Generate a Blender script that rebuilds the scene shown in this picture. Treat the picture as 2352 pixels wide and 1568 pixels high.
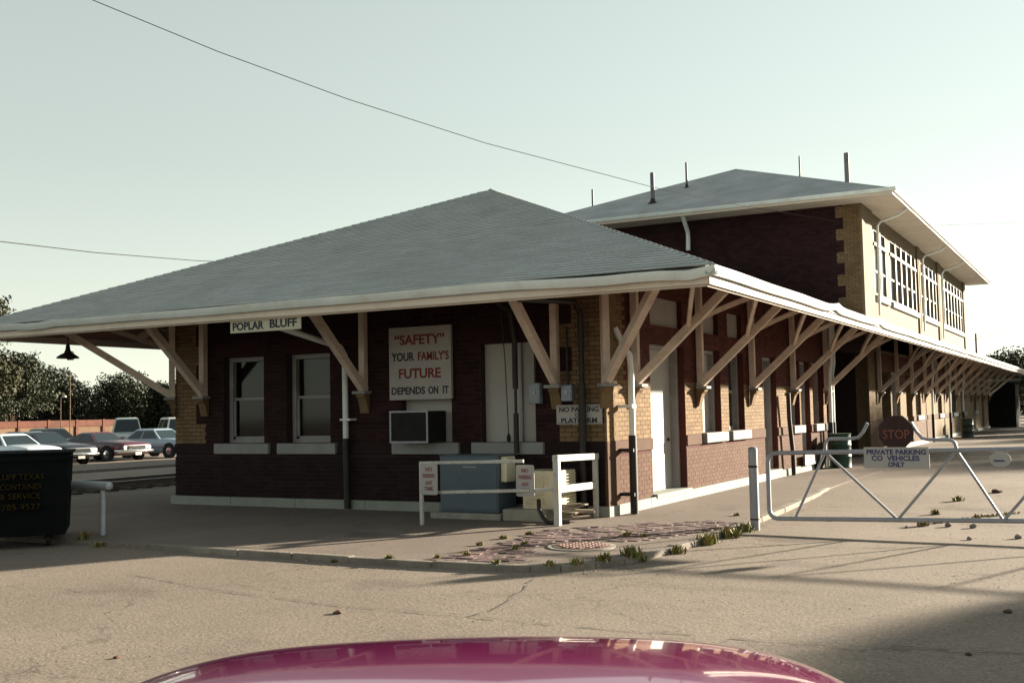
import bpy, bmesh, math, random
import numpy as np
from mathutils import Vector, Matrix
random.seed(7); np.random.seed(7)
for o in list(bpy.data.objects): bpy.data.objects.remove(o)
SC = bpy.context.scene
COL = SC.collection
# ------------------------------------------------------------------ camera
CAM = Vector((6.711, -15.23, 1.6))
yaw, pit, rol = math.radians(-28.552), math.radians(3.634), math.radians(-1.14)
fw = Vector((math.sin(yaw)*math.cos(pit), math.cos(yaw)*math.cos(pit), math.sin(pit)))
rt = Vector((math.cos(yaw), -math.sin(yaw), 0)); up = rt.cross(fw)
rt2 = rt*math.cos(rol)+up*math.sin(rol); up2 = up*math.cos(rol)-rt*math.sin(rol)
cd = bpy.data.cameras.new('camera'); cam = bpy.data.objects.new('camera', cd); COL.objects.link(cam)
cd.sensor_width = 36; cd.lens = 2526.7/2352*36; cd.clip_start = .05; cd.clip_end = 3000
cam.matrix_world = Matrix(((rt2.x, up2.x, -fw.x, CAM.x), (rt2.y, up2.y, -fw.y, CAM.y), (rt2.z, up2.z, -fw.z, CAM.z), (0, 0, 0, 1)))
SC.camera = cam
# ------------------------------------------------------------------ sky and sun
SUN_AZ, SUN_EL = math.radians(31.8), math.radians(13.0)
sund = Vector((math.sin(SUN_AZ)*math.cos(SUN_EL), math.cos(SUN_AZ)*math.cos(SUN_EL), math.sin(SUN_EL)))
wd = bpy.data.worlds.new('World'); SC.world = wd; wd.use_nodes = True
wn = wd.node_tree.nodes; wl = wd.node_tree.links
bg = wn['Background']; sky = wn.new('ShaderNodeTexSky'); sky.sky_type = 'NISHITA'; sky.sun_disc = False
sky.sun_elevation = SUN_EL; sky.sun_rotation = SUN_AZ
sky.air_density = 1.4; sky.dust_density = .2; sky.ozone_density = 1.0; sky.altitude = 100
hs = wn.new('ShaderNodeHueSaturation'); hs.inputs['Saturation'].default_value = .3
tint = wn.new('ShaderNodeMix'); tint.data_type = 'RGBA'; tint.blend_type = 'MULTIPLY'; tint.inputs[0].default_value = 1
tint.inputs[7].default_value = (.93, 1.0, .93, 1)
gm = wn.new('ShaderNodeGamma'); gm.inputs[1].default_value = .72; wl.new(sky.outputs[0], gm.inputs[0]); wl.new(gm.outputs[0], hs.inputs['Color']); wl.new(hs.outputs[0], tint.inputs[6]); wl.new(tint.outputs[2], bg.inputs[0])
bg.inputs[1].default_value = .062
sl = bpy.data.lights.new('sun', 'SUN'); sl.energy = 5.0; sl.angle = math.radians(1.3); sl.color = (1, .88, .70)
so = bpy.data.objects.new('sun', sl); COL.objects.link(so); so.rotation_euler = sund.to_track_quat('Z', 'Y').to_euler(); so.location = (30, 40, 40)
SC.view_settings.view_transform = 'Standard'; SC.view_settings.look = 'None'; SC.view_settings.exposure = 2.28; SC.view_settings.gamma = 1
SC.view_settings.use_curve_mapping = False
SC.render.engine = 'CYCLES'; SC.render.resolution_x = 1024; SC.render.resolution_y = 682

# ------------------------------------------------------------------ materials
MATS = {}
def mat(name, c, rough=.8, var=.25, scale=6, metal=0, bump=0, bscale=40, island=0, dirt=None, dscale=2, spec=.3, coat=0, fine=0):
    """colour c with large soft noise variation, optional per-piece variation, dirt blotches and fine bump"""
    if name in MATS: return MATS[name]
    m = bpy.data.materials.new(name); m.use_nodes = True; MATS[name] = m
    n = m.node_tree.nodes; l = m.node_tree.links; b = n['Principled BSDF']
    b.inputs['Roughness'].default_value = rough; b.inputs['Metallic'].default_value = metal
    b.inputs['Specular IOR Level'].default_value = spec
    if coat: b.inputs['Coat Weight'].default_value = coat; b.inputs['Coat Roughness'].default_value = .045
    tc = n.new('ShaderNodeTexCoord'); geo = n.new('ShaderNodeNewGeometry')
    nz = n.new('ShaderNodeTexNoise'); nz.inputs['Scale'].default_value = scale; nz.inputs['Detail'].default_value = 6; nz.inputs['Roughness'].default_value = .65
    l.new(geo.outputs['Position'], nz.inputs['Vector'])
    mr = n.new('ShaderNodeMapRange'); mr.inputs[1].default_value = .3; mr.inputs[2].default_value = .7
    mr.inputs[3].default_value = 1-var; mr.inputs[4].default_value = 1+var
    l.new(nz.outputs[0], mr.inputs[0])
    v = mr.outputs[0]
    def mul(a, bsock):
        k = n.new('ShaderNodeMath'); k.operation = 'MULTIPLY'; l.new(a, k.inputs[0]); l.new(bsock, k.inputs[1]); return k.outputs[0]
    if island:
        r = n.new('ShaderNodeMapRange'); r.inputs[3].default_value = 1-island; r.inputs[4].default_value = 1+island
        ad = n.new('ShaderNodeMath'); ad.operation = 'ADD'; oi = n.new('ShaderNodeObjectInfo')
        fr = n.new('ShaderNodeMath'); fr.operation = 'FRACT'
        l.new(geo.outputs['Random Per Island'], ad.inputs[0]); l.new(oi.outputs['Random'], ad.inputs[1]); l.new(ad.outputs[0], fr.inputs[0])
        l.new(fr.outputs[0], r.inputs[0]); v = mul(v, r.outputs[0])
    if fine:
        f = n.new('ShaderNodeTexNoise'); f.inputs['Scale'].default_value = 90; f.inputs['Detail'].default_value = 3
        l.new(geo.outputs['Position'], f.inputs['Vector'])
        r = n.new('ShaderNodeMapRange'); r.inputs[1].default_value = .3; r.inputs[2].default_value = .7; r.inputs[3].default_value = 1-fine; r.inputs[4].default_value = 1+fine
        l.new(f.outputs[0], r.inputs[0]); v = mul(v, r.outputs[0])
    mx = n.new('ShaderNodeMix'); mx.data_type = 'RGBA'; mx.blend_type = 'MULTIPLY'; mx.inputs[0].default_value = 1
    mx.inputs[6].default_value = (*c, 1); l.new(v, mx.inputs[7]); out = mx.outputs[2]
    if dirt:
        d = n.new('ShaderNodeTexNoise'); d.inputs['Scale'].default_value = dscale; d.inputs['Detail'].default_value = 8; d.inputs['Roughness'].default_value = .7
        l.new(geo.outputs['Position'], d.inputs['Vector'])
        r = n.new('ShaderNodeMapRange'); r.inputs[1].default_value = .52; r.inputs[2].default_value = .72; l.new(d.outputs[0], r.inputs[0])
        k = n.new('ShaderNodeMix'); k.data_type = 'RGBA'; l.new(r.outputs[0], k.inputs[0]); l.new(out, k.inputs[6]); k.inputs[7].default_value = (*dirt, 1); out = k.outputs[2]
    l.new(out, b.inputs['Base Color'])
    if bump:
        bn = n.new('ShaderNodeTexNoise'); bn.inputs['Scale'].default_value = bscale; bn.inputs['Detail'].default_value = 5
        l.new(geo.outputs['Position'], bn.inputs['Vector'])
        bp = n.new('ShaderNodeBump'); bp.inputs['Strength'].default_value = bump; bp.inputs['Distance'].default_value = .02
        l.new(bn.outputs[0], bp.inputs['Height']); l.new(bp.outputs[0], b.inputs['Normal'])
    return m
def glassy(name, c, rough=.08, spec=.6):
    return mat(name, c, rough=rough, var=.1, spec=spec)
M_BUFF = mat('buff_brick', (.155, .104, .056), .85, .12, 3, island=.17, fine=.12, bump=.3, bscale=120, dirt=(.115, .075, .042), dscale=1.6, spec=.12)
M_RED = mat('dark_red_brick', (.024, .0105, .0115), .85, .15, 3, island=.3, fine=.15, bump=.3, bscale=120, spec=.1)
M_BROWN = mat('brown_brick', (.088, .050, .034), .85, .14, 2, island=.13, fine=.12, bump=.3, bscale=120, dirt=(.074, .041, .029), dscale=1.3, spec=.1)
M_BROWNE = mat('shaded_brown_brick', (.022, .014, .014), .85, .2, 2, island=.2, fine=.12, bump=.3, bscale=120, spec=.06)  # darkened copy of the brown brick: the end wall's shade is in the colour
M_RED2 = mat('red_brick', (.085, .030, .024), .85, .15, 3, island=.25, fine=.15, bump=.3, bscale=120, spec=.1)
M_MORT = mat('mortar', (.135, .098, .055), .95, .2, 8)
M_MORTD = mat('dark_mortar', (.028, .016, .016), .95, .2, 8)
M_MORTB = mat('brown_mortar', (.30, .18, .13), .95, .2, 8)
M_PLINTH = mat('painted_plinth', (.225, .235, .21), .8, .12, 5, bump=.3, dirt=(.19, .2, .175), dscale=2.5)
M_TRIM = mat('cream_trim_paint', (.57, .50, .42), .6, .12, 3, bump=.15, dirt=(.46, .41, .32), dscale=3)
M_GUT = mat('white_gutter_paint', (.62, .67, .655), .5, .1, 2, dirt=(.52, .51, .46), dscale=2.2, bump=.15)
M_BRACK = mat('bracket_paint', (.55, .455, .38), .65, .15, 3, bump=.2, dirt=(.42, .32, .25), dscale=7)
M_SOFF = mat('soffit_boards_paint', (.24, .11, .075), .75, .18, 3, island=.15)
M_SHING = mat('grey_shingles', (.36, .375, .37), .9, .05, 1.2, island=.07, fine=.2, bump=.3, bscale=150, dirt=(.30, .315, .305), dscale=.7)
M_WHITE = mat('white_board_paint', (.32, .305, .28), .6, .06, 2, dirt=(.31, .295, .27), dscale=2)
M_FRAME = mat('window_frame_paint', (.21, .2, .2), .55, .1, 4, dirt=(.3, .29, .27), dscale=3)
M_SILL = mat('concrete_sill', (.22, .22, .215), .85, .12, 5, bump=.3)
M_GLASS = glassy('window_glass', (.012, .011, .010))
M_BLIND = mat('tan_blind', (.042, .028, .02), .9, .15, 4)
M_DARK = mat('dark_interior', (.02, .017, .015), .9)
M_BLACK = mat('black_pipe_paint', (.018, .014, .013), .55, .3, 6)
M_STEEL = mat('galvanised_pipe', (.23, .235, .26), .5, .12, 8, metal=.35, spec=.5)
M_CONC = mat('concrete_pad', (.24, .225, .19), .9, .2, 4, bump=.4, fine=.15)
STAINS = [(3.15,-1.5,.75,.28,.55),(.4,-6.3,.5,.35,.35),(3.9,-3.6,.5,.3,.3),(-1.8,-7.6,.7,.4,.3),(2.4,-8.4,.45,.3,.35),(4.6,3.4,.7,.6,.4),(1.2,1.8,.4,.6,.35),(-2.2,-3.2,.6,.3,.4),(3.4,-5.4,1.2,.25,.22)]
def ground_mat(name, c1, c2, dark, sc=.35):
    m = bpy.data.materials.new(name); m.use_nodes = True; n = m.node_tree.nodes; l = m.node_tree.links; b = n['Principled BSDF']
    b.inputs['Roughness'].default_value = .95; b.inputs['Specular IOR Level'].default_value = .15
    g = n.new('ShaderNodeNewGeometry')
    def noise(s, det=6, ro=.6):
        t = n.new('ShaderNodeTexNoise'); t.inputs['Scale'].default_value = s; t.inputs['Detail'].default_value = det; t.inputs['Roughness'].default_value = ro
        l.new(g.outputs['Position'], t.inputs['Vector']); return t.outputs[0]
    def rng(s, a, b_, c, d):
        r = n.new('ShaderNodeMapRange'); r.inputs[1].default_value = a; r.inputs[2].default_value = b_; r.inputs[3].default_value = c; r.inputs[4].default_value = d; l.new(s, r.inputs[0]); return r.outputs[0]
    def mix(f, a, b_, bt='MIX'):
        k = n.new('ShaderNodeMix'); k.data_type = 'RGBA'; k.blend_type = bt
        if hasattr(f, 'links'): l.new(f, k.inputs[0])
        else: k.inputs[0].default_value = f
        for s, v in ((6, a), (7, b_)):
            if hasattr(v, 'links'): l.new(v, k.inputs[s])
            else: k.inputs[s].default_value = (*v, 1)
        return k.outputs[2]
    base = mix(rng(noise(sc), .35, .65, 0, 1), c1, c2)
    base = mix(rng(noise(1.3, 8, .75), .55, .75, 0, .55), base, dark)
    sp = rng(noise(38, 4, .7), .32, .68, .68, 1.32)
    base = mix(1.0, base, sp, 'MULTIPLY')
    v = n.new('ShaderNodeTexVoronoi'); v.inputs['Scale'].default_value = 26; l.new(g.outputs['Position'], v.inputs['Vector'])
    pebble = rng(v.outputs['Distance'], .05, .35, 1.22, .93)
    base = mix(1.0, base, pebble, 'MULTIPLY')
    vc = n.new('ShaderNodeTexVoronoi'); vc.feature = 'DISTANCE_TO_EDGE'; vc.inputs['Scale'].default_value = .21
    wv = n.new('ShaderNodeVectorMath'); wv.operation = 'ADD'
    wt = n.new('ShaderNodeTexNoise'); wt.inputs['Scale'].default_value = 2.2; wt.inputs['Detail'].default_value = 6; l.new(g.outputs['Position'], wt.inputs['Vector'])
    l.new(g.outputs['Position'], wv.inputs[0]); l.new(wt.outputs['Color'], wv.inputs[1]); l.new(wv.outputs[0], vc.inputs['Vector'])
    ck = rng(vc.outputs['Distance'], .001, .004, .4, 0)
    base = mix(ck, base, tuple(x*.35 for x in dark))
    for (sx, sy, rx, ry, k) in STAINS:
        sb = n.new('ShaderNodeVectorMath'); sb.operation = 'SUBTRACT'; l.new(wv.outputs[0], sb.inputs[0]); sb.inputs[1].default_value = (sx+.5, sy+.5, 0)
        ml = n.new('ShaderNodeVectorMath'); ml.operation = 'MULTIPLY'; l.new(sb.outputs[0], ml.inputs[0]); ml.inputs[1].default_value = (1/rx, 1/ry, 0)
        le = n.new('ShaderNodeVectorMath'); le.operation = 'LENGTH'; l.new(ml.outputs[0], le.inputs[0])
        base = mix(rng(le.outputs['Value'], .35, 1.0, k, 0), base, tuple(x*.55 for x in dark))
    l.new(base, b.inputs['Base Color'])
    bp = n.new('ShaderNodeBump'); bp.inputs['Strength'].default_value = .55; bp.inputs['Distance'].default_value = .012
    l.new(noise(30, 5, .7), bp.inputs['Height']); l.new(bp.outputs[0], b.inputs['Normal'])
    MATS[name] = m
    return m
M_ROAD = ground_mat('worn_asphalt_gravel', (.178, .146, .118), (.216, .178, .146), (.110, .085, .077))
M_PLAT = ground_mat('platform_concrete', (.155, .126, .106), (.185, .152, .129), (.105, .083, .077), .6)
M_DIRT = ground_mat('ballast_dirt', (.10, .085, .07), (.13, .11, .095), (.06, .05, .045), .8)

# ------------------------------------------------------------------ mesh helpers
class MB:
    def __init__(s): s.v = []; s.f = []
    def add(s, vs, fs):
        k = len(s.v); s.v.extend(tuple(p) for p in vs); s.f.extend(tuple(i+k for i in f) for f in fs); return s
    def box(s, x0, x1, y0, y1, z0, z1):
        return s.add([(x0,y0,z0),(x1,y0,z0),(x1,y1,z0),(x0,y1,z0),(x0,y0,z1),(x1,y0,z1),(x1,y1,z1),(x0,y1,z1)],
              [(0,3,2,1),(4,5,6,7),(0,1,5,4),(1,2,6,5),(2,3,7,6),(3,0,4,7)])
    def bar(s, a, b, w, h, upv=(0,0,1)):
        a = Vector(a); b = Vector(b); d = (b-a).normalized(); u = Vector(upv)
        sd = d.cross(u)
        if sd.length < 1e-4: sd = d.cross(Vector((1,0,0)))
        sd.normalize(); u = sd.cross(d).normalized(); sd = sd*w/2; u = u*h/2
        vs = [a-sd-u, a+sd-u, a+sd+u, a-sd+u, b-sd-u, b+sd-u, b+sd+u, b-sd+u]
        return s.add(vs, [(0,1,2,3),(7,6,5,4),(0,4,5,1),(1,5,6,2),(2,6,7,3),(3,7,4,0)])
    def tube(s, pts, r, n=8, cap=True):
        pts = [Vector(p) for p in pts]; k = len(s.v); rs = r if isinstance(r, (list, tuple)) else [r]*len(pts)
        ref = None
        for i, p in enumerate(pts):
            d = (pts[min(i+1, len(pts)-1)]-pts[max(i-1, 0)]).normalized()
            if ref is None:
                ref = Vector((0,0,1)) if abs(d.z) < .9 else Vector((1,0,0))
            a = d.cross(ref).normalized(); b = a.cross(d).normalized(); ref = b
            for j in range(n):
                t = 2*math.pi*j/n; s.v.append(tuple(p+a*math.cos(t)*rs[i]+b*math.sin(t)*rs[i]))
        for i in range(len(pts)-1):
            for j in range(n):
                s.f.append((k+i*n+j, k+i*n+(j+1)%n, k+(i+1)*n+(j+1)%n, k+(i+1)*n+j))
        if cap:
            s.f.append(tuple(k+j for j in range(n))[::-1]); s.f.append(tuple(k+(len(pts)-1)*n+j for j in range(n)))
        return s
    def lathe(s, c, prof, n=24, axis='z'):
        k = len(s.v); c = Vector(c)
        for (r, h) in prof:
            for j in range(n):
                t = 2*math.pi*j/n; x, y = r*math.cos(t), r*math.sin(t)
                p = (x, y, h) if axis == 'z' else ((x, h, y) if axis == 'y' else (h, x, y))
                s.v.append(tuple(c+Vector(p)))
        for i in range(len(prof)-1):
            for j in range(n):
                s.f.append((k+i*n+j, k+i*n+(j+1)%n, k+(i+1)*n+(j+1)%n, k+(i+1)*n+j))
        if prof[0][0] > 1e-5: s.f.append(tuple(k+j for j in range(n))[::-1])
        if prof[-1][0] > 1e-5: s.f.append(tuple(k+(len(prof)-1)*n+j for j in range(n)))
        return s
    def prism(s, poly, d):
        """poly: list of 3d points, extruded by vector d"""
        n = len(poly); d = Vector(d); vs = [Vector(p) for p in poly]; vs += [p+d for p in vs]
        return s.add(vs, [tuple(range(n))[::-1], tuple(range(n, 2*n))]+[(i, (i+1)%n, n+(i+1)%n, n+i) for i in range(n)])
    def mesh(s, name, m, smooth=None):
        me = bpy.data.meshes.new(name); me.from_pydata(s.v, [], s.f)
        bm = bmesh.new(); bm.from_mesh(me); bmesh.ops.recalc_face_normals(bm, faces=bm.faces); bm.to_mesh(me); bm.free()
        if m: me.materials.append(m)
        if smooth is not None:
            me.polygons.foreach_set('use_smooth', [True]*len(me.polygons)); me.set_sharp_from_angle(angle=math.radians(smooth))
        return me
    def build(s, name, m, parent=None, smooth=None, bevel=0):
        o = bpy.data.objects.new(name, s.mesh(name, m, smooth)); COL.objects.link(o)
        if parent is not None: o.parent = parent
        if bevel:
            bv = o.modifiers.new('bevel', 'BEVEL'); bv.width = bevel; bv.segments = 2; bv.limit_method = 'ANGLE'
        return o
def tag(o, label=None, cat=None, group=None, kind=None):
    if label: o['label'] = label
    if cat: o['category'] = cat
    if group: o['group'] = group
    if kind: o['kind'] = kind
    return o
def empty(name, loc=(0,0,0), rz=0):
    o = bpy.data.objects.new(name, None); COL.objects.link(o); o.location = loc; o.rotation_euler = (0,0,rz); o.empty_display_size = .2; return o
def text_mesh(s, width=None, height=None, depth=.004, bold=.0):
    c = bpy.data.curves.new('t', 'FONT'); c.body = s; c.size = 1; c.align_x = 'CENTER'; c.extrude = .02; c.offset = bold; c.resolution_u = 3
    o = bpy.data.objects.new('t', c); me = bpy.data.meshes.new_from_object(o); bpy.data.objects.remove(o)
    co = np.empty(len(me.vertices)*3); me.vertices.foreach_get('co', co); co = co.reshape(-1,3)
    mn, mx = co.min(0), co.max(0); co -= (mn+mx)/2; sz = mx-mn
    sx = (width or sz[0])/sz[0]; sy = (height or sz[1]*sx)/sz[1] if (height or width) else 1
    if width is None and height: sx = sy
    co *= np.array([sx, sy, depth/sz[2]]); me.vertices.foreach_set('co', co.ravel()); me.update(); return me
def letter(parent, s, loc, width, height, m, rz=0, depth=.004, bold=.0, name='lettering'):
    """text upright, facing -y (before turning by rz)"""
    me = text_mesh(s, width, height, depth, bold); me.materials.append(m)
    o = bpy.data.objects.new(name, me); COL.objects.link(o); o.location = loc; o.rotation_euler = (math.pi/2, 0, rz); o.parent = parent; return o
def copy_obj(o, parent, loc=None):
    c = o.copy(); COL.objects.link(c); c.parent = parent
    if loc is not None: c.location = loc
    return c
# ------------------------------------------------------------------ ground
def sstep(a, b, t):
    t = min(1, max(0, (t-a)/(b-a))); return t*t*(3-2*t)
def gz(x, y):
    z = -.06+.054*sstep(3.5, 9.5, y)
    z = z*(1-sstep(-15, -12.8, -x) if x < -11 else 1)
    if x < -11.5:
        t = sstep(11.5, 13.6, -x); z = (-.06+.054*sstep(3.5, 9.5, y))*(1-t)+(-.26)*t
    return z
def axis(segs):
    out = []
    for a, b, st in segs: out += list(np.arange(a, b, st))
    return out+[segs[-1][1]]
xs = axis([(-900,-100,80),(-100,-40,6),(-40,-16,2),(-16,14,.6),(14,60,4),(60,900,84)])
ys = axis([(-300,-40,26),(-40,-18,3),(-18,24,.6),(24,70,2.5),(70,1400,70)])
g = MB(); nx = len(xs)
for y in ys:
    for x in xs: g.v.append((x, y, gz(x, y)+(.006*math.sin(x*1.7+y*.6)*math.sin(y*1.3-x*.4) if abs(x) < 13 and -17 < y < 22 else 0)))
for j in range(len(ys)-1):
    for i in range(nx-1): g.f.append((j*nx+i, j*nx+i+1, (j+1)*nx+i+1, (j+1)*nx+i))
tag(g.build('ground', M_ROAD, smooth=60), kind='structure')
# station platform slab with a kerb round its near corner
edge = [(-12.6,-4.95),(-9,-5.0),(-6,-5.02),(-4.2,-5.06),(-2.6,-5.1),(-.9,-5.17),(.2,-5.17),(1.0,-5.16),(1.35,-5.08),(1.62,-4.93),(1.86,-4.6),(2.02,-4.2),(2.15,-3.67),(2.24,-2.4),(2.25,-1.08),(2.18,.5),(2.1,2.05),(1.95,4.4),(1.8,6.54),(1.75,9),(1.75,75)]
pl = MB(); poly = [(x, y, -.4) for x, y in edge]+[(-12.6, 75, -.4)]
pl.prism(poly, (0, 0, .4)); plat = tag(pl.build('platform', M_PLAT), kind='structure')
# kerb stones: real pieces along the edge
rk = random.Random(3)
pts = [Vector((x, y, 0)) for x, y in edge[3:19]]
acc = []
for a, b in zip(pts[:-1], pts[1:]):
    n = max(1, round((b-a).length/rk.uniform(.7,1.3)))
    for i in range(n): acc.append((a.lerp(b, i/n), a.lerp(b, (i+1)/n)))
M_KERB = mat('kerb_concrete', (.185, .16, .132), .9, .25, 3, bump=.5, bscale=30, fine=.2, island=.15, dirt=(.12,.10,.08), dscale=4)
grp = []
for a, b in acc:
    d = (b-a).normalized(); nrm = Vector((-d.y, d.x, 0)) ; inn = nrm if True else -nrm
    a2 = a+d*.003; b2 = b-d*.003; j = rk.uniform(-.012, .012)
    k = MB(); hz = rk.uniform(-.010, .004)
    k.prism([a2-inn*(.015+j), b2-inn*(.015+j), b2+inn*.12, a2+inn*.12], (0, 0, .16))
    k.v = [(x, y, z-.16+.012+hz) for x, y, z in k.v]
    k.build('kerb_stone', M_KERB, plat, bevel=.012)
# brick paving patch by the corner
patch = [(.05,-5.0),(.14,-3.5),(-.02,-2.1),(.35,-1.3),(.95,-.65),(1.6,-.15),(2.06,-.25),(2.08,-1.2),(1.72,-2.3),(1.55,-2.75),(1.16,-2.8),(.75,-3.0),(.68,-3.5),(.85,-4.1),(1.05,-4.85),(.6,-5.0)]
def inside(x, y, P):
    c = False; j = len(P)-1
    for i in range(len(P)):
        xi, yi = P[i]; xj, yj = P[j]
        if (yi > y) != (yj > y) and x < (xj-xi)*(y-yi)/(yj-yi)+xi: c = not c
        j = i
    return c
M_PAVER = mat('purple_brown_paver', (.115, .072, .072), .9, .3, 5, island=.35, fine=.2, bump=.4, bscale=80, dirt=(.15,.125,.09), dscale=5)
pv = MB(); pv.box(-.112,.112,-.052,.052,-.03,.008); pme = pv.mesh('paver', M_PAVER)
cnt = 0; spare = MB()
for j in range(60):
    for i in range(16):
        x = -.3+i*.235+(j%2)*.1175; y = -5.0+j*.112
        if not inside(x, y, patch) or (x-1.16)**2+(y+3.4)**2 < .5**2: continue
        if rk.random() < .16: continue
        o = bpy.data.objects.new('paver', pme); COL.objects.link(o); o.parent = plat; cnt += 1
        o.location = (x+rk.uniform(-.012,.012), y+rk.uniform(-.01,.01), rk.uniform(-.004,.006)); o.rotation_euler = (rk.uniform(-.03,.03), rk.uniform(-.03,.03), rk.uniform(-.08,.08))
# manhole
mh = tag(empty('manhole_cover', (1.16,-3.42,.0)), 'round rusty manhole cover set in concrete by the kerb corner', 'manhole cover')
M_IRON = mat('rusty_iron', (.155, .09, .075), .7, .3, 8, bump=.3)
MB().lathe((0,0,0), [(.40,.0),(.40,.012),(.345,.014),(.345,.004)], 40).build('rim', M_CONC, mh, smooth=30)
MB().lathe((0,0,0), [(.34,.0),(.34,.018),(.30,.022),(.0,.022)], 40).build('lid', M_IRON, mh, smooth=30)
for i in range(-3, 4):
    for j in range(-3, 4):
        if i*i+j*j < 11: b = MB(); b.box(i*.085-.028, i*.085+.028, j*.085-.028, j*.085+.028, .02, .030); b.build('raised_stud', M_IRON, mh)
# tar seams in the road
M_TAR = mat('tar_seam', (.09, .08, .075), .8, .3, 5)
def seam(pts, w):
    m = MB(); P = [];
    for (a, b) in zip(pts[:-1], pts[1:]):
        n = max(2, int(math.hypot(b[0]-a[0], b[1]-a[1])/.12))
        for i in range(n): P.append((a[0]+(b[0]-a[0])*i/n+rk.uniform(-.02,.02), a[1]+(b[1]-a[1])*i/n+rk.uniform(-.02,.02)))
    P.append(pts[-1])
    for (a, b) in zip(P[:-1], P[1:]):
        d = Vector((b[0]-a[0], b[1]-a[1], 0)).normalized(); nn = Vector((-d.y, d.x, 0))*w*rk.uniform(.3,1.1)/2
        if rk.random() < .15: continue
        A = Vector((a[0], a[1], gz(*a)+.009)); B = Vector((b[0], b[1], gz(*b)+.009))
        m.add([A-nn, B-nn, B+nn, A+nn], [(0,1,2,3)])
    return m
rd = bpy.data.objects['ground']
for P, w in [([(-2.56,-6.79),(-1.07,-7.17),(.62,-7.45),(2.03,-7.41),(3.31,-7.54),(4.59,-7.41),(6.5,-7.1)], .02), ([(1.49,-5.25),(1.8,-6.1),(2.06,-6.97),(2.03,-7.41)], .018), ([(2.3,-1.9),(3.6,-2.1),(5.2,-1.6),(7,-1.1)], .02), ([(2.6,.9),(4.4,1.1),(6.4,.8)], .025), ([(2.3,3.2),(4.4,3.3),(6.0,3.1)], .025)]:
    seam(P, w).build('tar_seam', M_TAR, rd)
# ------------------------------------------------------------------ railway and car park beyond the station
M_TIE = mat('creosoted_tie', (.05, .038, .03), .9, .3, 5); M_RAIL = mat('rail_steel', (.30, .27, .25), .35, .2, 3, metal=.8)
bl = MB(); bl.prism([(-18.6, -60, -.30), (-18.0, -60, -.17), (-14.6, -60, -.17), (-14.0, -60, -.30)], (0, 200, 0)); tag(bl.build('ballast', M_DIRT), kind='structure')
tr = tag(empty('railway_track', (-16.3, 0, -.17)), 'single railway track on dark ballast left of the station', 'railway track')
tie = MB().box(-1.25, 1.25, -.11, .11, -.05, .05).mesh('tie', M_TIE)
for i in range(70):
    o = bpy.data.objects.new('tie', tie); COL.objects.link(o); o.parent = tr; o.location = (rk.uniform(-.04,.04), -8+i*.55, 0)
for s in (-.72, .72):
    m = MB()
    m.box(s-.065, s+.065, -60, 140, .05, .065); m.box(s-.012, s+.012, -60, 140, .065, .16); m.box(s-.035, s+.035, -60, 140, .16, .2); m.build('rail', M_RAIL, tr)
m = MB(); m.box(-29.4, -25.2, -60, 140, -.6, -.17); tag(m.build('far_platform', M_PLAT), kind='structure')
# ------------------------------------------------------------------ the station
W = 8.853; OV = 2.6; ZE = 3.3; SL = .41; YEND = 58.0; YT0, YT1 = 20.2, 47.8; XT = -11.3
ST = tag(empty('station_building'), 'long brick railway depot with hipped grey roof and two-storey centre', 'building')
BRK = []   # every brick: (centre, length, axis, wall object, kind)
CL, CH, CJ = .205, .0625, .010
def intervals(u0, u1, cuts):
    iv = [(u0, u1)]
    for a, b in cuts:
        nv = []
        for p, q in iv:
            if b <= p or a >= q: nv.append((p, q)); continue
            if a > p: nv.append((p, a))
            if b < q: nv.append((b, q))
        iv = nv
    return [i for i in iv if i[1]-i[0] > .03]
def lay(wall, plane, off, u0, u1, z0, z1, openings, kindf, sgn, split=None):
    """bricks in running bond on plane 'y' (u = x) or 'x' (u = y)"""
    n = int((z1-z0)/(CH+CJ)+1e-6)
    for c in range(n):
        za = z0+c*(CH+CJ)+CJ/2; zc = za+CH/2
        cuts = [(a, b) for a, b, p, q in openings if p < zc < q]
        ivs = intervals(u0, u1, cuts)
        for sp in (split(c) if split else ()): ivs = [w for p, q in ivs for w in (((p, sp), (sp, q)) if p < sp < q else ((p, q),))]
        for p, q in ivs:
            st = CL+CJ; k0 = math.floor((p-u0)/st-.5*(c % 2)); u = u0+st*(k0+.5*(c % 2))
            while u < q:
                a = max(p, u)+CJ/2; b = min(q, u+st)-CJ/2; u += st
                if b-a < .03: continue
                um = (a+b)/2
                BRK.append((um, off, zc, b-a, plane, wall, kindf(um, zc, c), sgn))
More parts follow.
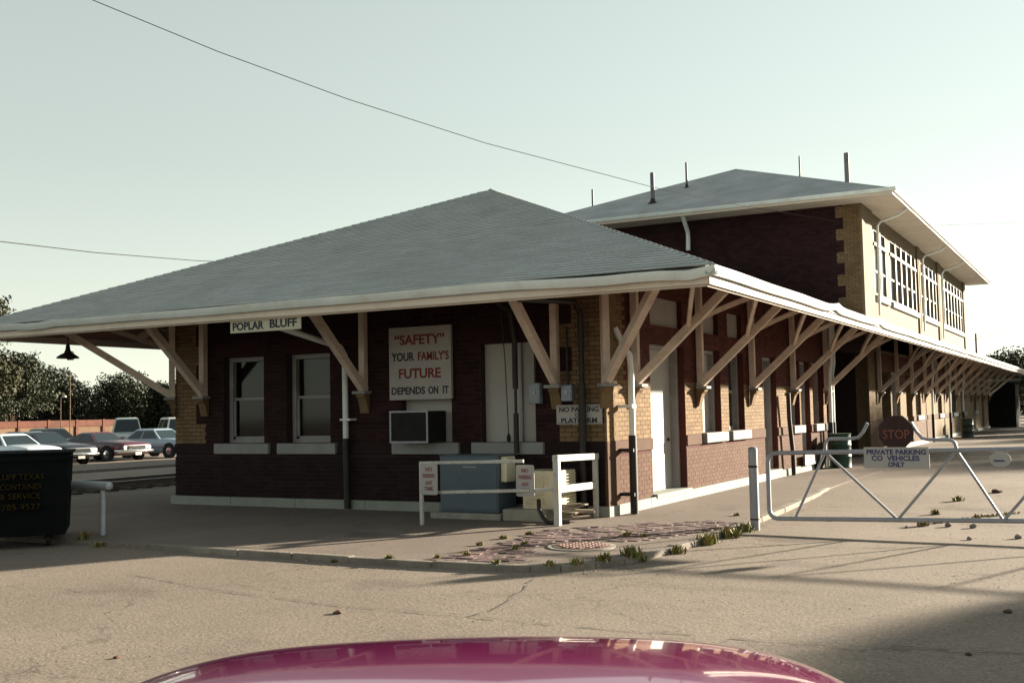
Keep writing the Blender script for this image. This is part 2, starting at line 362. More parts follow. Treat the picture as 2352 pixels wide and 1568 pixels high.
def slab(name, plane, u0, u1, z0, z1, t0, t1, openings, m, parent):
    """wall body with real openings"""
    us = sorted({u0, u1, *[v for a, b, p, q in openings for v in (a, b) if u0 < v < u1]})
    zs = sorted({z0, z1, *[v for a, b, p, q in openings for v in (p, q) if z0 < v < z1]})
    solid = [[not any(a < (us[i]+us[i+1])/2 < b and p < (zs[j]+zs[j+1])/2 < q for a, b, p, q in openings) for j in range(len(zs)-1)] for i in range(len(us)-1)]
    mb = MB(); idx = {}
    def V(i, j, k):
        key = (i, j, k)
        if key not in idx:
            t = (t0, t1)[k]; idx[key] = len(mb.v); mb.v.append((us[i], t, zs[j]) if plane == 'y' else (t, us[i], zs[j]))
        return idx[key]
    def S(i, j): return 0 <= i < len(us)-1 and 0 <= j < len(zs)-1 and solid[i][j]
    for i in range(len(us)-1):
        for j in range(len(zs)-1):
            if not solid[i][j]: continue
            for k in (0, 1): mb.f.append((V(i,j,k), V(i+1,j,k), V(i+1,j+1,k), V(i,j+1,k)))
            if not S(i-1,j): mb.f.append((V(i,j,0), V(i,j+1,0), V(i,j+1,1), V(i,j,1)))
            if not S(i+1,j): mb.f.append((V(i+1,j,0), V(i+1,j+1,0), V(i+1,j+1,1), V(i+1,j,1)))
            if not S(i,j-1): mb.f.append((V(i,j,0), V(i+1,j,0), V(i+1,j,1), V(i,j,1)))
            if not S(i,j+1): mb.f.append((V(i,j+1,0), V(i+1,j+1,0), V(i+1,j+1,1), V(i,j+1,1)))
    return mb.build(name, m, parent)
ZB, ZW = .155, 1.12   # plinth top, top of belt course
def qw(c): return .78 if (c//5) % 2 == 0 else .54
def quoin(d, c):      # d = distance from the corner, blocks of five courses
    return d < qw(c)
# --- end wall (faces -y)
EO = [(-7.65,-6.68,1.12,2.69), (-6.16,-5.19,1.12,2.69), (-3.70,-2.72,1.12,2.69), (-2.16,-1.19,1.12,2.69)]
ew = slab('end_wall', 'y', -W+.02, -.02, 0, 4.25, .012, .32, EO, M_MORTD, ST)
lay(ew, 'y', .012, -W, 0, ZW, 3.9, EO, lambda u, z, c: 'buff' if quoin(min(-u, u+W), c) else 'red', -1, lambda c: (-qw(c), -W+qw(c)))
lay(ew, 'y', .012, -W, 0, ZB, .93, [], lambda u, z, c: 'brown_shaded', -1)
# --- long wall, first stretch (faces +x)
LO = [(1.89,3.55,.155,2.69),(4.5,5.6,1.13,2.70),(6.1,7.15,1.13,2.70),(8.6,9.66,.155,2.70),(10.9,11.75,1.13,2.70),(11.88,12.8,.155,2.70),(13.1,14.25,1.13,2.70),
      (1.95,3.5,3.0,3.5),(4.55,5.55,3.0,3.5),(6.15,7.1,3.0,3.5)]
lw = slab('long_wall', 'x', 0.02, 14.6, 0, 4.25, -.012, -.34, LO, M_RED2, ST)
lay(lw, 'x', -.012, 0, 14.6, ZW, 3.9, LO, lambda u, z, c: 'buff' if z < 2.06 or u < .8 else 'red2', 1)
lay(lw, 'x', -.012, 0, 14.6, ZB, .93, LO, lambda u, z, c: 'brown', 1)
# --- long wall, second stretch
LO2 = [(22.7,24.4,.155,2.7),(24.66,26.3,.155,2.7),(27.6,29.0,.155,2.7),(29.8,31.1,1.13,2.7),(35.9,37.2,1.13,2.7),(40.7,42.2,1.13,2.7),(44.4,45.8,1.13,2.7),(50,51.3,1.13,2.7),(54,55.3,.155,2.7)]
lw2 = slab('long_wall', 'x', 20.2, YEND, 0, 4.25, -.02, -.34, LO2, M_MORT, ST)
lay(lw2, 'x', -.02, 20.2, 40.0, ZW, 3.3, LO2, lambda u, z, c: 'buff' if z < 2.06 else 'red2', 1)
lay(lw2, 'x', -.02, 20.2, 34.0, ZB, .93, LO2, lambda u, z, c: 'brown', 1)
# closing walls and the recessed porch
for nm, a in (('back_wall', (-W, -W+.3, .32, YEND, 0, 4.25)), ('far_wall', (-W+.3, -.34, YEND-.3, YEND, 0, 4.25)), ('porch_wall', (-3.2, -.34, 14.3, 14.6, 0, 4.25)), ('porch_wall', (-3.5, -3.2, 14.3, 20.5, 0, 4.25)), ('porch_wall', (-3.2, -.34, 20.2, 20.5, 0, 4.25)), ('inner_floor', (-W+.3, -.34, .32, YEND-.3, .0, .05))):
    MB().box(*a).build(nm, M_MORTD, ST)
# belt course, plinth (broken at the doors)
def band(u0, u1, cuts, z0, z1, plane, t0, t1, m, name, step):
    for p, q in intervals(u0, u1, cuts):
        n = max(1, round((q-p)/step))
        for i in range(n):
            a = p+(q-p)*i/n+.003; b = p+(q-p)*(i+1)/n-.003
            bx = MB()
            if plane == 'y': bx.box(a, b, t0, t1, z0, z1)
            else: bx.box(t0, t1, a, b, z0, z1)
            bx.build(name, m, ST, bevel=.008)
doorsA = [(a, b) for a, b, p, q in LO if p < .2]; doorsB = [(a, b) for a, b, p, q in LO2 if p < .2]
sillcut = [(a-.17, b+.17) for a, b, p, q in LO if 1 < p < 2]
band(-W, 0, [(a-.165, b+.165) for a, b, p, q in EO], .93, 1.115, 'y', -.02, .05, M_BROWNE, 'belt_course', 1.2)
band(0, 14.6, doorsA+sillcut, .93, 1.115, 'x', .02, -.05, M_BROWN, 'belt_course', 1.2)
band(20.2, 46, doorsB+[(a-.17, b+.17) for a, b, p, q in LO2 if 1 < p < 2], .93, 1.115, 'x', .02, -.05, M_BROWN, 'belt_course', 1.2)
band(-W-.06, .06, [], -.02, ZB, 'y', -.06, .1, M_PLINTH, 'plinth_block', 1.6)
band(.0, 14.6, [], -.02, ZB, 'x', .06, -.05, M_PLINTH, 'plinth_block', 1.7)
band(20.2, YEND, [], -.02, ZB, 'x', .06, -.05, M_PLINTH, 'plinth_block', 2.2)
# corner pier, proud of the walls, buff above and brown below
pier = MB(); pier.box(-.0, .035, -.032, .42, ZB, .93); pier.build('corner_pier', M_BROWN, ST)
pier = MB(); pier.box(-.0, .035, -.034, .42, .93, ZW); pier.build('corner_pier', M_BROWN, ST, bevel=.006)
pp = slab('corner_pier', 'x', -.02, .42, ZW, 3.9, .024, -.01, [], M_MORT, ST)
lay(pp, 'x', .024, -.03, .43, ZW, 3.9, [], lambda u, z, c: 'buff', 1)
pr2 = slab('corner_pier', 'x', 20.15, 21.2, ZB, 4.2, .06, -.01, [], M_MORT, ST)
lay(pr2, 'x', .06, 20.15, 21.2, ZW, 3.3, [], lambda u, z, c: 'buff', 1)
lay(pr2, 'x', .06, 20.15, 21.2, ZB, ZW, [], lambda u, z, c: 'brown', 1)
# --- tower walls
TO = [(22.3,24.6,5.2,7.45),(25.3,31.2,5.2,7.45),(32.4,37.0,5.2,7.45),(38.5,46.8,5.2,7.45)]
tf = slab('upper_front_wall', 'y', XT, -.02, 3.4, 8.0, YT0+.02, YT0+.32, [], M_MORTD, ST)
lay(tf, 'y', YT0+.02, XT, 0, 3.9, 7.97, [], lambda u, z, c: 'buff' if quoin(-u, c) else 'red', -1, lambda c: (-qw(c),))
def tower_side_mat():
    m = bpy.data.materials.new('buff_brick_far'); m.use_nodes = True; n = m.node_tree.nodes; l = m.node_tree.links; b = n['Principled BSDF']; b.inputs['Roughness'].default_value = .9
    g = n.new('ShaderNodeNewGeometry'); sp = n.new('ShaderNodeSeparateXYZ'); cb = n.new('ShaderNodeCombineXYZ')
    l.new(g.outputs['Position'], sp.inputs[0]); l.new(sp.outputs[1], cb.inputs[0]); l.new(sp.outputs[2], cb.inputs[1])
    t = n.new('ShaderNodeTexBrick'); l.new(cb.outputs[0], t.inputs['Vector']); t.inputs['Scale'].default_value = 1
    t.inputs['Brick Width'].default_value = .215; t.inputs['Row Height'].default_value = .0725; t.inputs['Mortar Size'].default_value = .006
    t.inputs['Color1'].default_value = (.150,.115,.068,1); t.inputs['Color2'].default_value = (.125,.093,.053,1); t.inputs['Mortar'].default_value = (.10,.075,.048,1)
    l.new(t.outputs[0], b.inputs['Base Color']); return m
M_BUFFT = tower_side_mat()
tside = slab('upper_side_wall', 'x', YT0+.02, YT1, 3.4, 8.0, -.02, -.34, TO, M_BUFFT, ST)
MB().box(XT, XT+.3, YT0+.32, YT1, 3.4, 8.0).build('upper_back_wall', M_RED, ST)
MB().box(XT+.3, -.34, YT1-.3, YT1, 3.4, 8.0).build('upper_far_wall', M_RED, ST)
MB().box(XT+.3, -.34, YT0+.32, YT1-.3, 4.6, 4.7).build('upper_floor', M_DARK, ST)
for y0, y1 in ((20.2,21.9),(31.4,32.1),(37.2,38.2),(46.9,47.8)):
    MB().box(-.03, .05, y0, y1, 3.7, 7.95).build('pilaster', M_BUFFT, ST)
M_MULL = mat('pale_mullion_paint', (.185, .168, .138), .6, .1, 4)
for (y0, y1, p, q), n in zip(TO, (2, 5, 4, 7)):
    wdw = MB()
    wdw.box(-.24, -.02, y0, y0+.08, p, q); wdw.box(-.24, -.02, y1-.08, y1, p, q); wdw.box(-.24, -.02, y0, y1, q-.08, q); wdw.box(-.24, -.02, y0, y1, p, p+.08)
    wo = wdw.build('window', M_MULL, ST)
    MB().box(-.09, .03, y0, y1, 6.86, 6.96).build('transom_bar', M_MULL, wo)
    st = (y1-y0)/n
    for i in range(n):
        a = y0+i*st; b = a+st
        if i: MB().box(-.16, .005, a-.10, a+.10, p, q).build('mullion', M_MULL, wo)
        MB().box(-.08, -.07, a+.05, b-.05, p+.05, q-.05).build('pane', M_GLASS, wo)
        MB().box(-.07, -.05, a+.05, b-.05, 6.0, 6.07).build('meeting_rail', M_MULL, wo)
    MB().box(-.2, .08, y0-.06, y1+.06, p-.2, p-.004).build('sill', M_SILL, wo, bevel=.01)
# --- lay the bricks: the 300 nearest the camera are parts, the others one mesh per wall and colour
KM = {'buff': M_BUFF, 'red': M_RED, 'brown': M_BROWN, 'brown_shaded': M_BROWNE, 'red2': M_RED2}; CP = Vector(CAM)
def bpos(b): return Vector((b[0], b[1], b[2])) if b[4] == 'y' else Vector((b[1], b[0], b[2]))
BRK.sort(key=lambda b: (bpos(b)-CP).length)
cache = {}; rest = {}; rb = random.Random(11)
for i, b in enumerate(BRK):
    um, off, zc, ln, plane, wall, kind, sgn = b; pr = rb.uniform(.0045, .0065)
    if i < 300 and zc < 3.0:
        key = (round(ln, 2), plane, kind, sgn)
        if key not in cache:
            m = MB(); h = round(ln, 2)/2
            if plane == 'y': m.box(-h, h, -.0055, .02, -CH/2, CH/2)
            else: m.box(-.02, .0055, -h, h, -CH/2, CH/2)
            cache[key] = m.mesh('brick', KM[kind])
        o = bpy.data.objects.new('brick', cache[key]); COL.objects.link(o); o.parent = wall; p = bpos(b)
        if plane == 'y': p.y += rb.uniform(-.001, .001)
        else: p.x += rb.uniform(-.001, .001)
        o.location = p
    else:
        m = rest.setdefault((wall.name, kind), MB()); h = ln/2
        if plane == 'y': m.box(um-h, um+h, off-pr, off+.01, zc-CH/2, zc+CH/2)
        else: m.box(off-.01, off+pr, um-h, um+h, zc-CH/2, zc+CH/2)
for (wn_, kind), m in rest.items():
    tag(m.build('brickwork', KM[kind], bpy.data.objects[wn_]), kind='stuff')
# --- openings of the end wall
def sash_window(x0, x1, z0, z1, y=.17, cover=None):
    f = MB(); w = .085
    f.box(x0, x0+w, y, y+.12, z0, z1); f.box(x1-w, x1, y, y+.12, z0, z1); f.box(x0+w, x1-w, y, y+.12, z1-w, z1); f.box(x0+w, x1-w, y, y+.12, z0, z0+.07)
    wo = f.build('window', M_FRAME, ST, bevel=.006)
    zm = (z0+z1)/2+.02
    s = MB(); a, b = x0+w, x1-w
    s.box(a, b, y+.03, y+.07, zm-.025, zm+.025); s.box(a, a+.045, y+.03, y+.07, z0+.07, zm); s.box(b-.045, b, y+.03, y+.07, z0+.07, zm); s.box(a, b, y+.03, y+.07, z0+.07, z0+.12)
    s.build('lower_sash', M_FRAME, wo)
    for p, q, yy in ((z0+.12, zm-.025, y+.055), (zm+.025, z1-w, y+.085)):
        MB().box(a+.01, b-.01, yy, yy+.006, p, q).build('pane', M_GLASS2, wo)
    MB().box(a, b, y+.125, y+.13, z0+.05, z1).build('blind', M_BLIND, wo)
    return wo
def glass2():
    m = bpy.data.materials.new('clear_pane'); m.use_nodes = True; n = m.node_tree.nodes; l = m.node_tree.links
    n.remove(n['Principled BSDF']); g = n.new('ShaderNodeBsdfGlossy'); g.inputs['Roughness'].default_value = .06; g.inputs['Color'].default_value = (.8,.85,.85,1)
    t = n.new('ShaderNodeBsdfTransparent'); t.inputs['Color'].default_value = (.55,.55,.52,1); f = n.new('ShaderNodeValue'); f.outputs[0].default_value = .022
    mx = n.new('ShaderNodeMixShader'); l.new(f.outputs[0], mx.inputs[0]); l.new(t.outputs[0], mx.inputs[1]); l.new(g.outputs[0], mx.inputs[2])
    l.new(mx.outputs[0], n['Material Output'].inputs[0]); return m
M_GLASS2 = glass2()
for i, (a, b, p, q) in enumerate(EO):
    if i < 2: wo = sash_window(a, b, p, q)
    else:
        wo = MB().box(a, b, .15, .20, p, q).build('boarded_opening', M_WHITE, ST)
    MB().box(a-.16, b+.16, -.075, .2, .93, 1.118).build('sill', M_SILL, wo, bevel=.012)
    MB().box(a-.12, b+.12, -.012, .1, q, q+.24).build('lintel', M_RED, wo)
MB().box(-1.49, -1.47, .10, .16, 1.12, 2.69).build('batten', M_FRAME, ST)
# --- openings of the long wall
def long_opening(a, b, p, q, kind):
    d0, d1 = -.13, -.32
    f = MB(); w = .07
    f.box(d1, d0, a, a+w, p, q); f.box(d1, d0, b-w, b, p, q); f.box(d1, d0, a+w, b-w, q-w, q)
    wo = f.build('door' if kind == 'door' else 'window', M_FRAME, ST, bevel=.006)
    if kind == 'door':
        MB().box(d1+.01, d1+.05, a+w, b-w, p, q-w).build('door_leaf', M_WHITE, wo)
        hk = MB(); hk.lathe((d1+.05, b-.25, 1.05), [(.03,0),(.03,.03),(.0,.05)], 10, 'x'); hk.build('handle', M_BLACK, wo)
        MB().box(d1, .075, a-.02, b+.02, p-.03, p+.035).build('threshold', M_PLINTH, wo)
    elif kind == 'board':
        MB().box(d1+.05, d1+.09, a+w, b-w, p, q-w).build('board', M_WHITE, wo)
    elif kind == 'brown':
        MB().box(d1+.05, d1+.08, a+w, b-w, p, q-w).build('brown_board', mat('brown_wood', (.30,.09,.035), .6), wo)
    else:
        zm = (p+q)/2
        MB().box(d1+.04, d1+.10, a+w, b-w, zm-.03, zm+.03).build('meeting_rail', M_FRAME, wo)
        MB().box(d1+.04, d1+.10, a+w, a+w+.05, p, zm).build('sash_stile', M_FRAME, wo)
        MB().box(d1+.04, d1+.10, a+w, b-w, p, p+.08).build('sash_rail', M_FRAME, wo)
        MB().box(d1+.05, d1+.06, a+w, b-w, p, q-w).build('pane', M_GLASS, wo)
    if kind != 'door': MB().box(-.2, .09, a-.07, b+.15, .945, 1.128).build('sill', M_SILL, wo, bevel=.012)
for (a, b, p, q), k in zip(LO[:7], ('door','board','sash','door','sash','door','brown')): long_opening(a, b, p, q, k)
for (a, b, p, q) in LO[7:]: MB().box(-.16, -.10, a, b, p, q).build('transom_board', M_WHITE, ST)
for (a, b, p, q), k in zip(LO2, ('dark','door','dark','sash','sash','sash','sash','sash','door')):
    if k != 'dark': long_opening(a, b, p, q, k)
# ------------------------------------------------------------------ lower roof
XL, XR, Y0, Y1 = -W-OV, OV, -OV, YEND+OV; XM = (XL+XR)/2; HR = (XR-XL)/2; ZR = ZE+SL*HR
TH = .10
def hip(mb, x0, x1, y0, y1, z, sl, flip=False):
    xm = (x0+x1)/2; h = (x1-x0)/2; zr = z+sl*h
    k = len(mb.v); mb.v += [(x0,y0,z),(x1,y0,z),(x1,y1,z),(x0,y1,z),(xm,y0+h,zr),(xm,y1-h,zr)]
    mb.f += [tuple(k+i for i in f) for f in ((0,1,4),(1,2,5,4),(2,3,5),(3,0,4,5))]
rm = MB(); hip(rm, XL+.06, XR-.06, Y0+.06, Y1-.06, ZE-.02, SL); hip(rm, XL+.06, XR-.06, Y0+.06, Y1-.06, ZE-.02-TH, SL)
for i in range(4): rm.f.append((i, (i+1)%4, 6+(i+1)%4, 6+i))
roof = rm.build('roof', mat('roof_deck', (.30,.315,.315), .9, .2, 2, bump=.3), ST)
# shingles on the near hip slope
cs = 1/math.sqrt(1+SL*SL); sn = SL*cs; nrm = Vector((0, -sn, cs)); E = .128
def RP(u, s, h): return Vector((u, Y0-.02+s*cs, ZE+s*sn))+nrm*h
SH = []; rs = random.Random(5)
nrow = int((HR/cs)/E)
for r in range(nrow):
    s0 = r*E; s1 = s0+E*1.25
    lim = lambda s: HR-s*cs+.02
    a0, b0 = XM-lim(s0), XM+lim(s0); a1, b1 = XM-max(lim(s1), .02), XM+max(lim(s1), .02)
    u = XM-HR-.4+(r % 3)*.11+rs.uniform(-.03,.03)
    while u < b0:
        p, q = u+.003, u+.327; u += .33
        P0, Q0 = max(p, a0), min(q, b0); P1, Q1 = max(p, a1), min(q, b1)
        if Q0-P0 < .02: continue
        if Q1-P1 < .0: P1 = Q1 = min(max((P1+Q1)/2, a1), b1)
        j = rs.uniform(-.006,.006); t = rs.uniform(.012,.015)
        SH.append((r, [RP(P0,s0+j,t), RP(Q0,s0+j,t), RP(Q1,s1,.001), RP(P1,s1,.001), RP(P0,s0+j+.007,-.004), RP(Q0,s0+j+.007,-.004)]))
def shingle(mb, v): mb.add(v, [(0,1,2,3), (4,5,1,0), (4,0,3), (5,2,1)])
SH.sort(key=lambda t: (sum(t[1][:4], Vector())/4-CP).length)
many = MB()
for i, (r, v) in enumerate(SH):
    if i < 300:
        c = sum(v[:4], Vector())/4; m = MB(); shingle(m, [p-c for p in v]); o = m.build('shingle', M_SHING, roof); o.location = c
    else: shingle(many, v)
tag(many.build('shingles', M_SHING, roof), kind='stuff')
# hip caps
for sx in (1, -1):
    a = Vector((XM+sx*HR, Y0, ZE)); b = Vector((XM, Y0+HR, ZR)); d = b-a; n = int(d.length/.17); dn = d.normalized()
    side1 = Vector((-sx, 0, 0)); side1 = (side1-dn*side1.dot(dn)); side1 = Vector((-sx*1.0, 0, 0))
    for i in range(n):
        p = a+dn*(i*.17+.02); q = p+dn*.23; h = .022+rs.uniform(0,.003); m = MB()
        e1 = Vector((-sx, 0, 0))*.14; e2 = Vector((sx*0, .14, SL*.14))*1.0; e2 = Vector((0, .14, 0)); 
        # wings lie on the near slope and on the side slope
        w1 = Vector((-sx*.15, 0, 0)); w2 = Vector((0, .15, 0))
        U = Vector((0,0,1))
        vs = [p+w1+U*.012, p+U*(h+.008), p+w2+U*.012, q+w1+U*.004, q+U*h*.75, q+w2+U*.004]
        m.add(vs, [(0,1,4,3),(1,2,5,4),(0,2,1)])
        m.build('hip_cap', M_SHING, roof)
# ridge cap
m = MB(); m.add([(XM-.15,Y0+HR,ZR-.03),(XM,Y0+HR,ZR+.04),(XM+.15,Y0+HR,ZR-.03),(XM-.15,YT0,ZR-.03),(XM,YT0,ZR+.04),(XM+.15,YT0,ZR-.03)], [(0,1,4,3),(1,2,5,4)]); m.build('ridge_cap', M_SHING, roof)
# fascia boards and gutters with dents
def fascia(a, b, n, drop=.115, name='fascia_board'):
    a = Vector(a); b = Vector(b)
    for i in range(n):
        p = a.lerp(b, i/n); q = a.lerp(b, (i+1)/n); d = (q-p).normalized(); m = MB()
        m.bar(p+d*.002, q-d*.002, .03, drop+rs.uniform(-.004,.004)); m.build(name, M_TRIM, ST)
zf = ZE-.155
fascia((XL+.10, Y0+.10, zf), (XR-.10, Y0+.10, zf), 4); fascia((XR-.10, Y0+.10, zf), (XR-.10, Y1-.1, zf), 14); fascia((XL+.10, Y0+.10, zf), (XL+.10, Y1-.1, zf), 10)
fascia((XL+.13, Y0+.145, zf-.055), (XR-.145, Y0+.145, zf-.055), 4, .05, 'lower_fascia'); fascia((XR-.145, Y0+.145, zf-.055), (XR-.145, Y1-.145, zf-.055), 14, .05, 'lower_fascia')
def gutter(a, b, out, dz, dents, step=.35):
    """open K-shaped gutter from a to b, out = outward vector"""
    a = Vector(a); b = Vector(b); out = Vector(out); n = int((b-a).length/step); m = MB(); prof = [(-.10,.0),(-.10,-.105),(-.03,-.115),(.012,-.06),(.025,-.004),(.015,.0),(.0,-.055),(-.035,-.105),(-.092,-.095),(-.092,0)]
    for i in range(n+1):
        t = i/n; p = a.lerp(b, t); L = (b-a).length*t
        w = .004*math.sin(L*1.9)+.004*math.sin(L*.63+1)
        ox = 0; lift = w
        for (c, wd_, up_, ot) in dents:
            k = max(0, 1-abs(L-c)/wd_); lift += up_*k; ox += ot*k
        for (u, z) in prof: m.v.append(tuple(p+out*(u+ox)+Vector((0,0,z+lift+dz))))
    k = len(prof)
    for i in range(n):
        for j in range(k): m.f.append((i*k+j, i*k+(j+1)%k, (i+1)*k+(j+1)%k, (i+1)*k+j))
    return m.build('gutter', M_GUT, ST, smooth=35)
gutter((XL-.02, Y0, ZE), (XR+.02, Y0, ZE), (0,-1,0), .0, [(1.9,.5,-.03,.02),(2.6,.3,.02,.0),(12.6,1.3,-.035,.045),(13.7,.4,-.05,.0)])
gutter((XR, Y0-.02, ZE), (XR, 40, ZE), (1,0,0), .0, [(6.67,.5,.055,.02),(10.9,.45,.045,.015),(15,1,.012,.0),(20,1.5,-.012,0),(27,1,.015,0)])
gutter((XR, 40, ZE), (XR, Y1, ZE), (1,0,0), -.0, [(5,2,.01,0)])
gutter((XL, Y0, ZE), (XL, 18, ZE), (-1,0,0), 0, [])
# soffit boards (long planks following the slope), near end and long side
def sof(off): return ZE-.02-TH-.012+SL*off     # underside height at distance off in from the eave
nb = 15
for i in range(nb):
    r0 = .16+i*(OV+.1)/nb*1.0; r1 = r0+(OV+.1)/nb-.008
    m = MB(); z0, z1 = sof(r0), sof(r1)
    m.add([(XL+r0,Y0+r0,z0),(XR-r0,Y0+r0,z0),(XR-r1,Y0+r1,z1),(XL+r1,Y0+r1,z1)]+[(XL+r0,Y0+r0,z0-.018),(XR-r0,Y0+r0,z0-.018),(XR-r1,Y0+r1,z1-.018),(XL+r1,Y0+r1,z1-.018)], [(0,1,2,3),(4,7,6,5),(0,4,5,1),(2,6,7,3),(1,5,6,2),(3,7,4,0)])
    m.build('soffit_board', M_SOFF, roof)
    m = MB()
    m.add([(XR-r0,Y0+r0,z0),(XR-r0,Y1-r0,z0),(XR-r1,Y1-r1,z1),(XR-r1,Y0+r1,z1)]+[(XR-r0,Y0+r0,z0-.018),(XR-r0,Y1-r0,z0-.018),(XR-r1,Y1-r1,z1-.018),(XR-r1,Y0+r1,z1-.018)], [(0,1,2,3),(4,7,6,5),(0,4,5,1),(2,6,7,3),(1,5,6,2),(3,7,4,0)])
    m.build('soffit_board', M_SOFF, roof)
    m = MB()
    m.add([(XL+r0,Y0+r0,z0),(XL+r0,Y1-r0,z0),(XL+r1,Y1-r1,z1),(XL+r1,Y0+r1,z1)]+[(XL+r0,Y0+r0,z0-.018),(XL+r0,Y1-r0,z0-.018),(XL+r1,Y1-r1,z1-.018),(XL+r1,Y0+r1,z1-.018)], [(0,1,2,3),(4,7,6,5),(0,4,5,1),(2,6,7,3),(1,5,6,2),(3,7,4,0)])
    m.build('soffit_board', M_SOFF, roof)
# outer purlins
RPUR = 1.62; zp = sof(OV-RPUR)-.09
for a, b in (((-W-RPUR, -RPUR, zp), (RPUR, -RPUR, zp)), ((RPUR, -RPUR, zp), (RPUR, YEND+RPUR, zp)), ((-W-RPUR, -RPUR, zp), (-W-RPUR, YEND, zp))):
    MB().bar(a, b, .11, .13).build('purlin', M_BRACK, roof)
# ------------------------------------------------------------------ eave brackets
def bracket_meshes(reach, zt, diag=False):
    """local: wall at x=0, reaching out along +x"""
    d = {}
    k = math.sqrt(2) if diag else 1
    d['post'] = MB().box(.0, .11, -.055, .055, 1.99, sof(OV)-.1)
    s = MB(); s.bar((.02, 0, 1.99), (reach*k+.06, 0, zt+.02), .115, .125); d['strut'] = s
    b = MB(); b.bar((.0, 0, sof(OV)-.14 if not diag else sof(OV)-.16), (reach*k+.35*k, 0, sof(OV-reach-.35)-.14), .11, .12); d['lookout'] = b
    c = MB()
    prof = [(0,1.62),(.03,1.62),(.055,1.70),(.075,1.78),(.10,1.85),(.15,1.90),(.15,1.94),(.19,1.945),(.19,1.988),(0,1.988)]
    c.prism([(x, -.085, z) for x, z in prof], (0, .17, 0)); d['corbel'] = c
    cap = MB(); cap.box(0, .205, -.13, .13, 1.945, 1.992); d['corbel_cap'] = cap
    if not diag:
        for s_ in (-1, 1):
            t = MB(); P = []
            for i in range(7):
                f = i/6; x = .95+(reach-.95)*f; y = s_*(1.6*f); z = 1.99+(zt-1.99)*(.95/reach)+(zt-.03-(1.99+(zt-1.99)*(.95/reach)))*(f**.8)
                P.append((x, y, z))
            for p, q in zip(P[:-1], P[1:]): t.bar(p, q, .06, .085)
            d['curved_brace%d' % s_] = t
    return d
def place_bracket(meshes, loc, rz):
    sm = meshes['post']; o = bpy.data.objects.new('eave_bracket', sm); COL.objects.link(o); o.parent = ST; o.location = loc; o.rotation_euler = (0, 0, rz)
    for nme, me in meshes.items():
        if nme == 'post': continue
        c = bpy.data.objects.new(nme.rstrip('-1'), me); COL.objects.link(c); c.parent = o
    return o
BMAT = {'corbel': M_BUFF, 'corbel_cap': M_SILL}
bmA = {k: v.mesh(k.rstrip('-1'), BMAT.get(k, M_BRACK)) for k, v in bracket_meshes(RPUR, zp).items()}
bmD = {k: v.mesh(k, BMAT.get(k, M_BRACK)) for k, v in bracket_meshes(RPUR, zp, True).items()}
bmE = {k: v for k, v in bmA.items() if 'brace' not in k}
for x in (-8.08, -4.43, -.80): place_bracket(bmE, (x, 0, 0), -math.pi/2)
for y in (1.04, 4.17, 7.5, 10.87, 14.3, 21.9, 25.2, 28.5, 31.8, 35.1, 38.4, 41.7, 45, 48.3, 51.6, 54.9): place_bracket(bmA, (.03, y, 0), 0)
place_bracket(bmD, (.0, .0, 0), -math.pi/4); place_bracket(bmD, (-W, .0, 0), -math.pi*3/4); place_bracket(bmD, (0, YEND, 0), math.pi/4)
place_bracket(bmA, (-W, 1.0, 0), math.pi); place_bracket(bmA, (-W, 5.0, 0), math.pi); place_bracket(bmA, (-W, 9.0, 0), math.pi)
# porch girder over the recess
MB().box(-.3, .0, 14.6, 20.2, 3.15, 4.2).build('porch_girder', M_RED, ST)
# ------------------------------------------------------------------ upper roof
TOV = 1.2; ZT = 8.08; TSL = .392
um = MB(); hip(um, XT-TOV, TOV, YT0-TOV, YT1+TOV, ZT, TSL); hip(um, XT-TOV, TOV, YT0-TOV, YT1+TOV, ZT-.08, TSL)
for i in range(4): um.f.append((i, (i+1)%4, 6+(i+1)%4, 6+i))
def far_shingle():
    m = bpy.data.materials.new('grey_shingles_far'); m.use_nodes = True; n = m.node_tree.nodes; l = m.node_tree.links; b = n['Principled BSDF']; b.inputs['Roughness'].default_value = .95; b.inputs['Specular IOR Level'].default_value = .2
    g = n.new('ShaderNodeNewGeometry'); sp = n.new('ShaderNodeSeparateXYZ'); l.new(g.outputs['Position'], sp.inputs[0])
    cb = n.new('ShaderNodeCombineXYZ'); l.new(sp.outputs[0], cb.inputs[0]); k = n.new('ShaderNodeMath'); k.operation = 'MULTIPLY'; k.inputs[1].default_value = 1/.365; l.new(sp.outputs[2], k.inputs[0]); l.new(k.outputs[0], cb.inputs[1])
    t = n.new('ShaderNodeTexBrick'); l.new(cb.outputs[0], t.inputs['Vector']); t.inputs['Scale'].default_value = 1; t.inputs['Brick Width'].default_value = .33; t.inputs['Row Height'].default_value = .13; t.inputs['Mortar Size'].default_value = .008
    t.inputs['Color1'].default_value = (.33,.34,.34,1); t.inputs['Color2'].default_value = (.30,.31,.315,1); t.inputs['Mortar'].default_value = (.30,.31,.315,1)
    nz = n.new('ShaderNodeTexNoise'); nz.inputs['Scale'].default_value = 1.1; nz.inputs['Detail'].default_value = 8; l.new(g.outputs['Position'], nz.inputs['Vector'])
    r = n.new('ShaderNodeMapRange'); r.inputs[1].default_value = .3; r.inputs[2].default_value = .7; r.inputs[3].default_value = .85; r.inputs[4].default_value = 1.15; l.new(nz.outputs[0], r.inputs[0])
    x = n.new('ShaderNodeMix'); x.data_type = 'RGBA'; x.blend_type = 'MULTIPLY'; x.inputs[0].default_value = 1; l.new(t.outputs[0], x.inputs[6]); l.new(r.outputs[0], x.inputs[7]); l.new(x.outputs[2], b.inputs['Base Color']); return m
uroof = um.build('upper_roof', far_shingle(), ST)
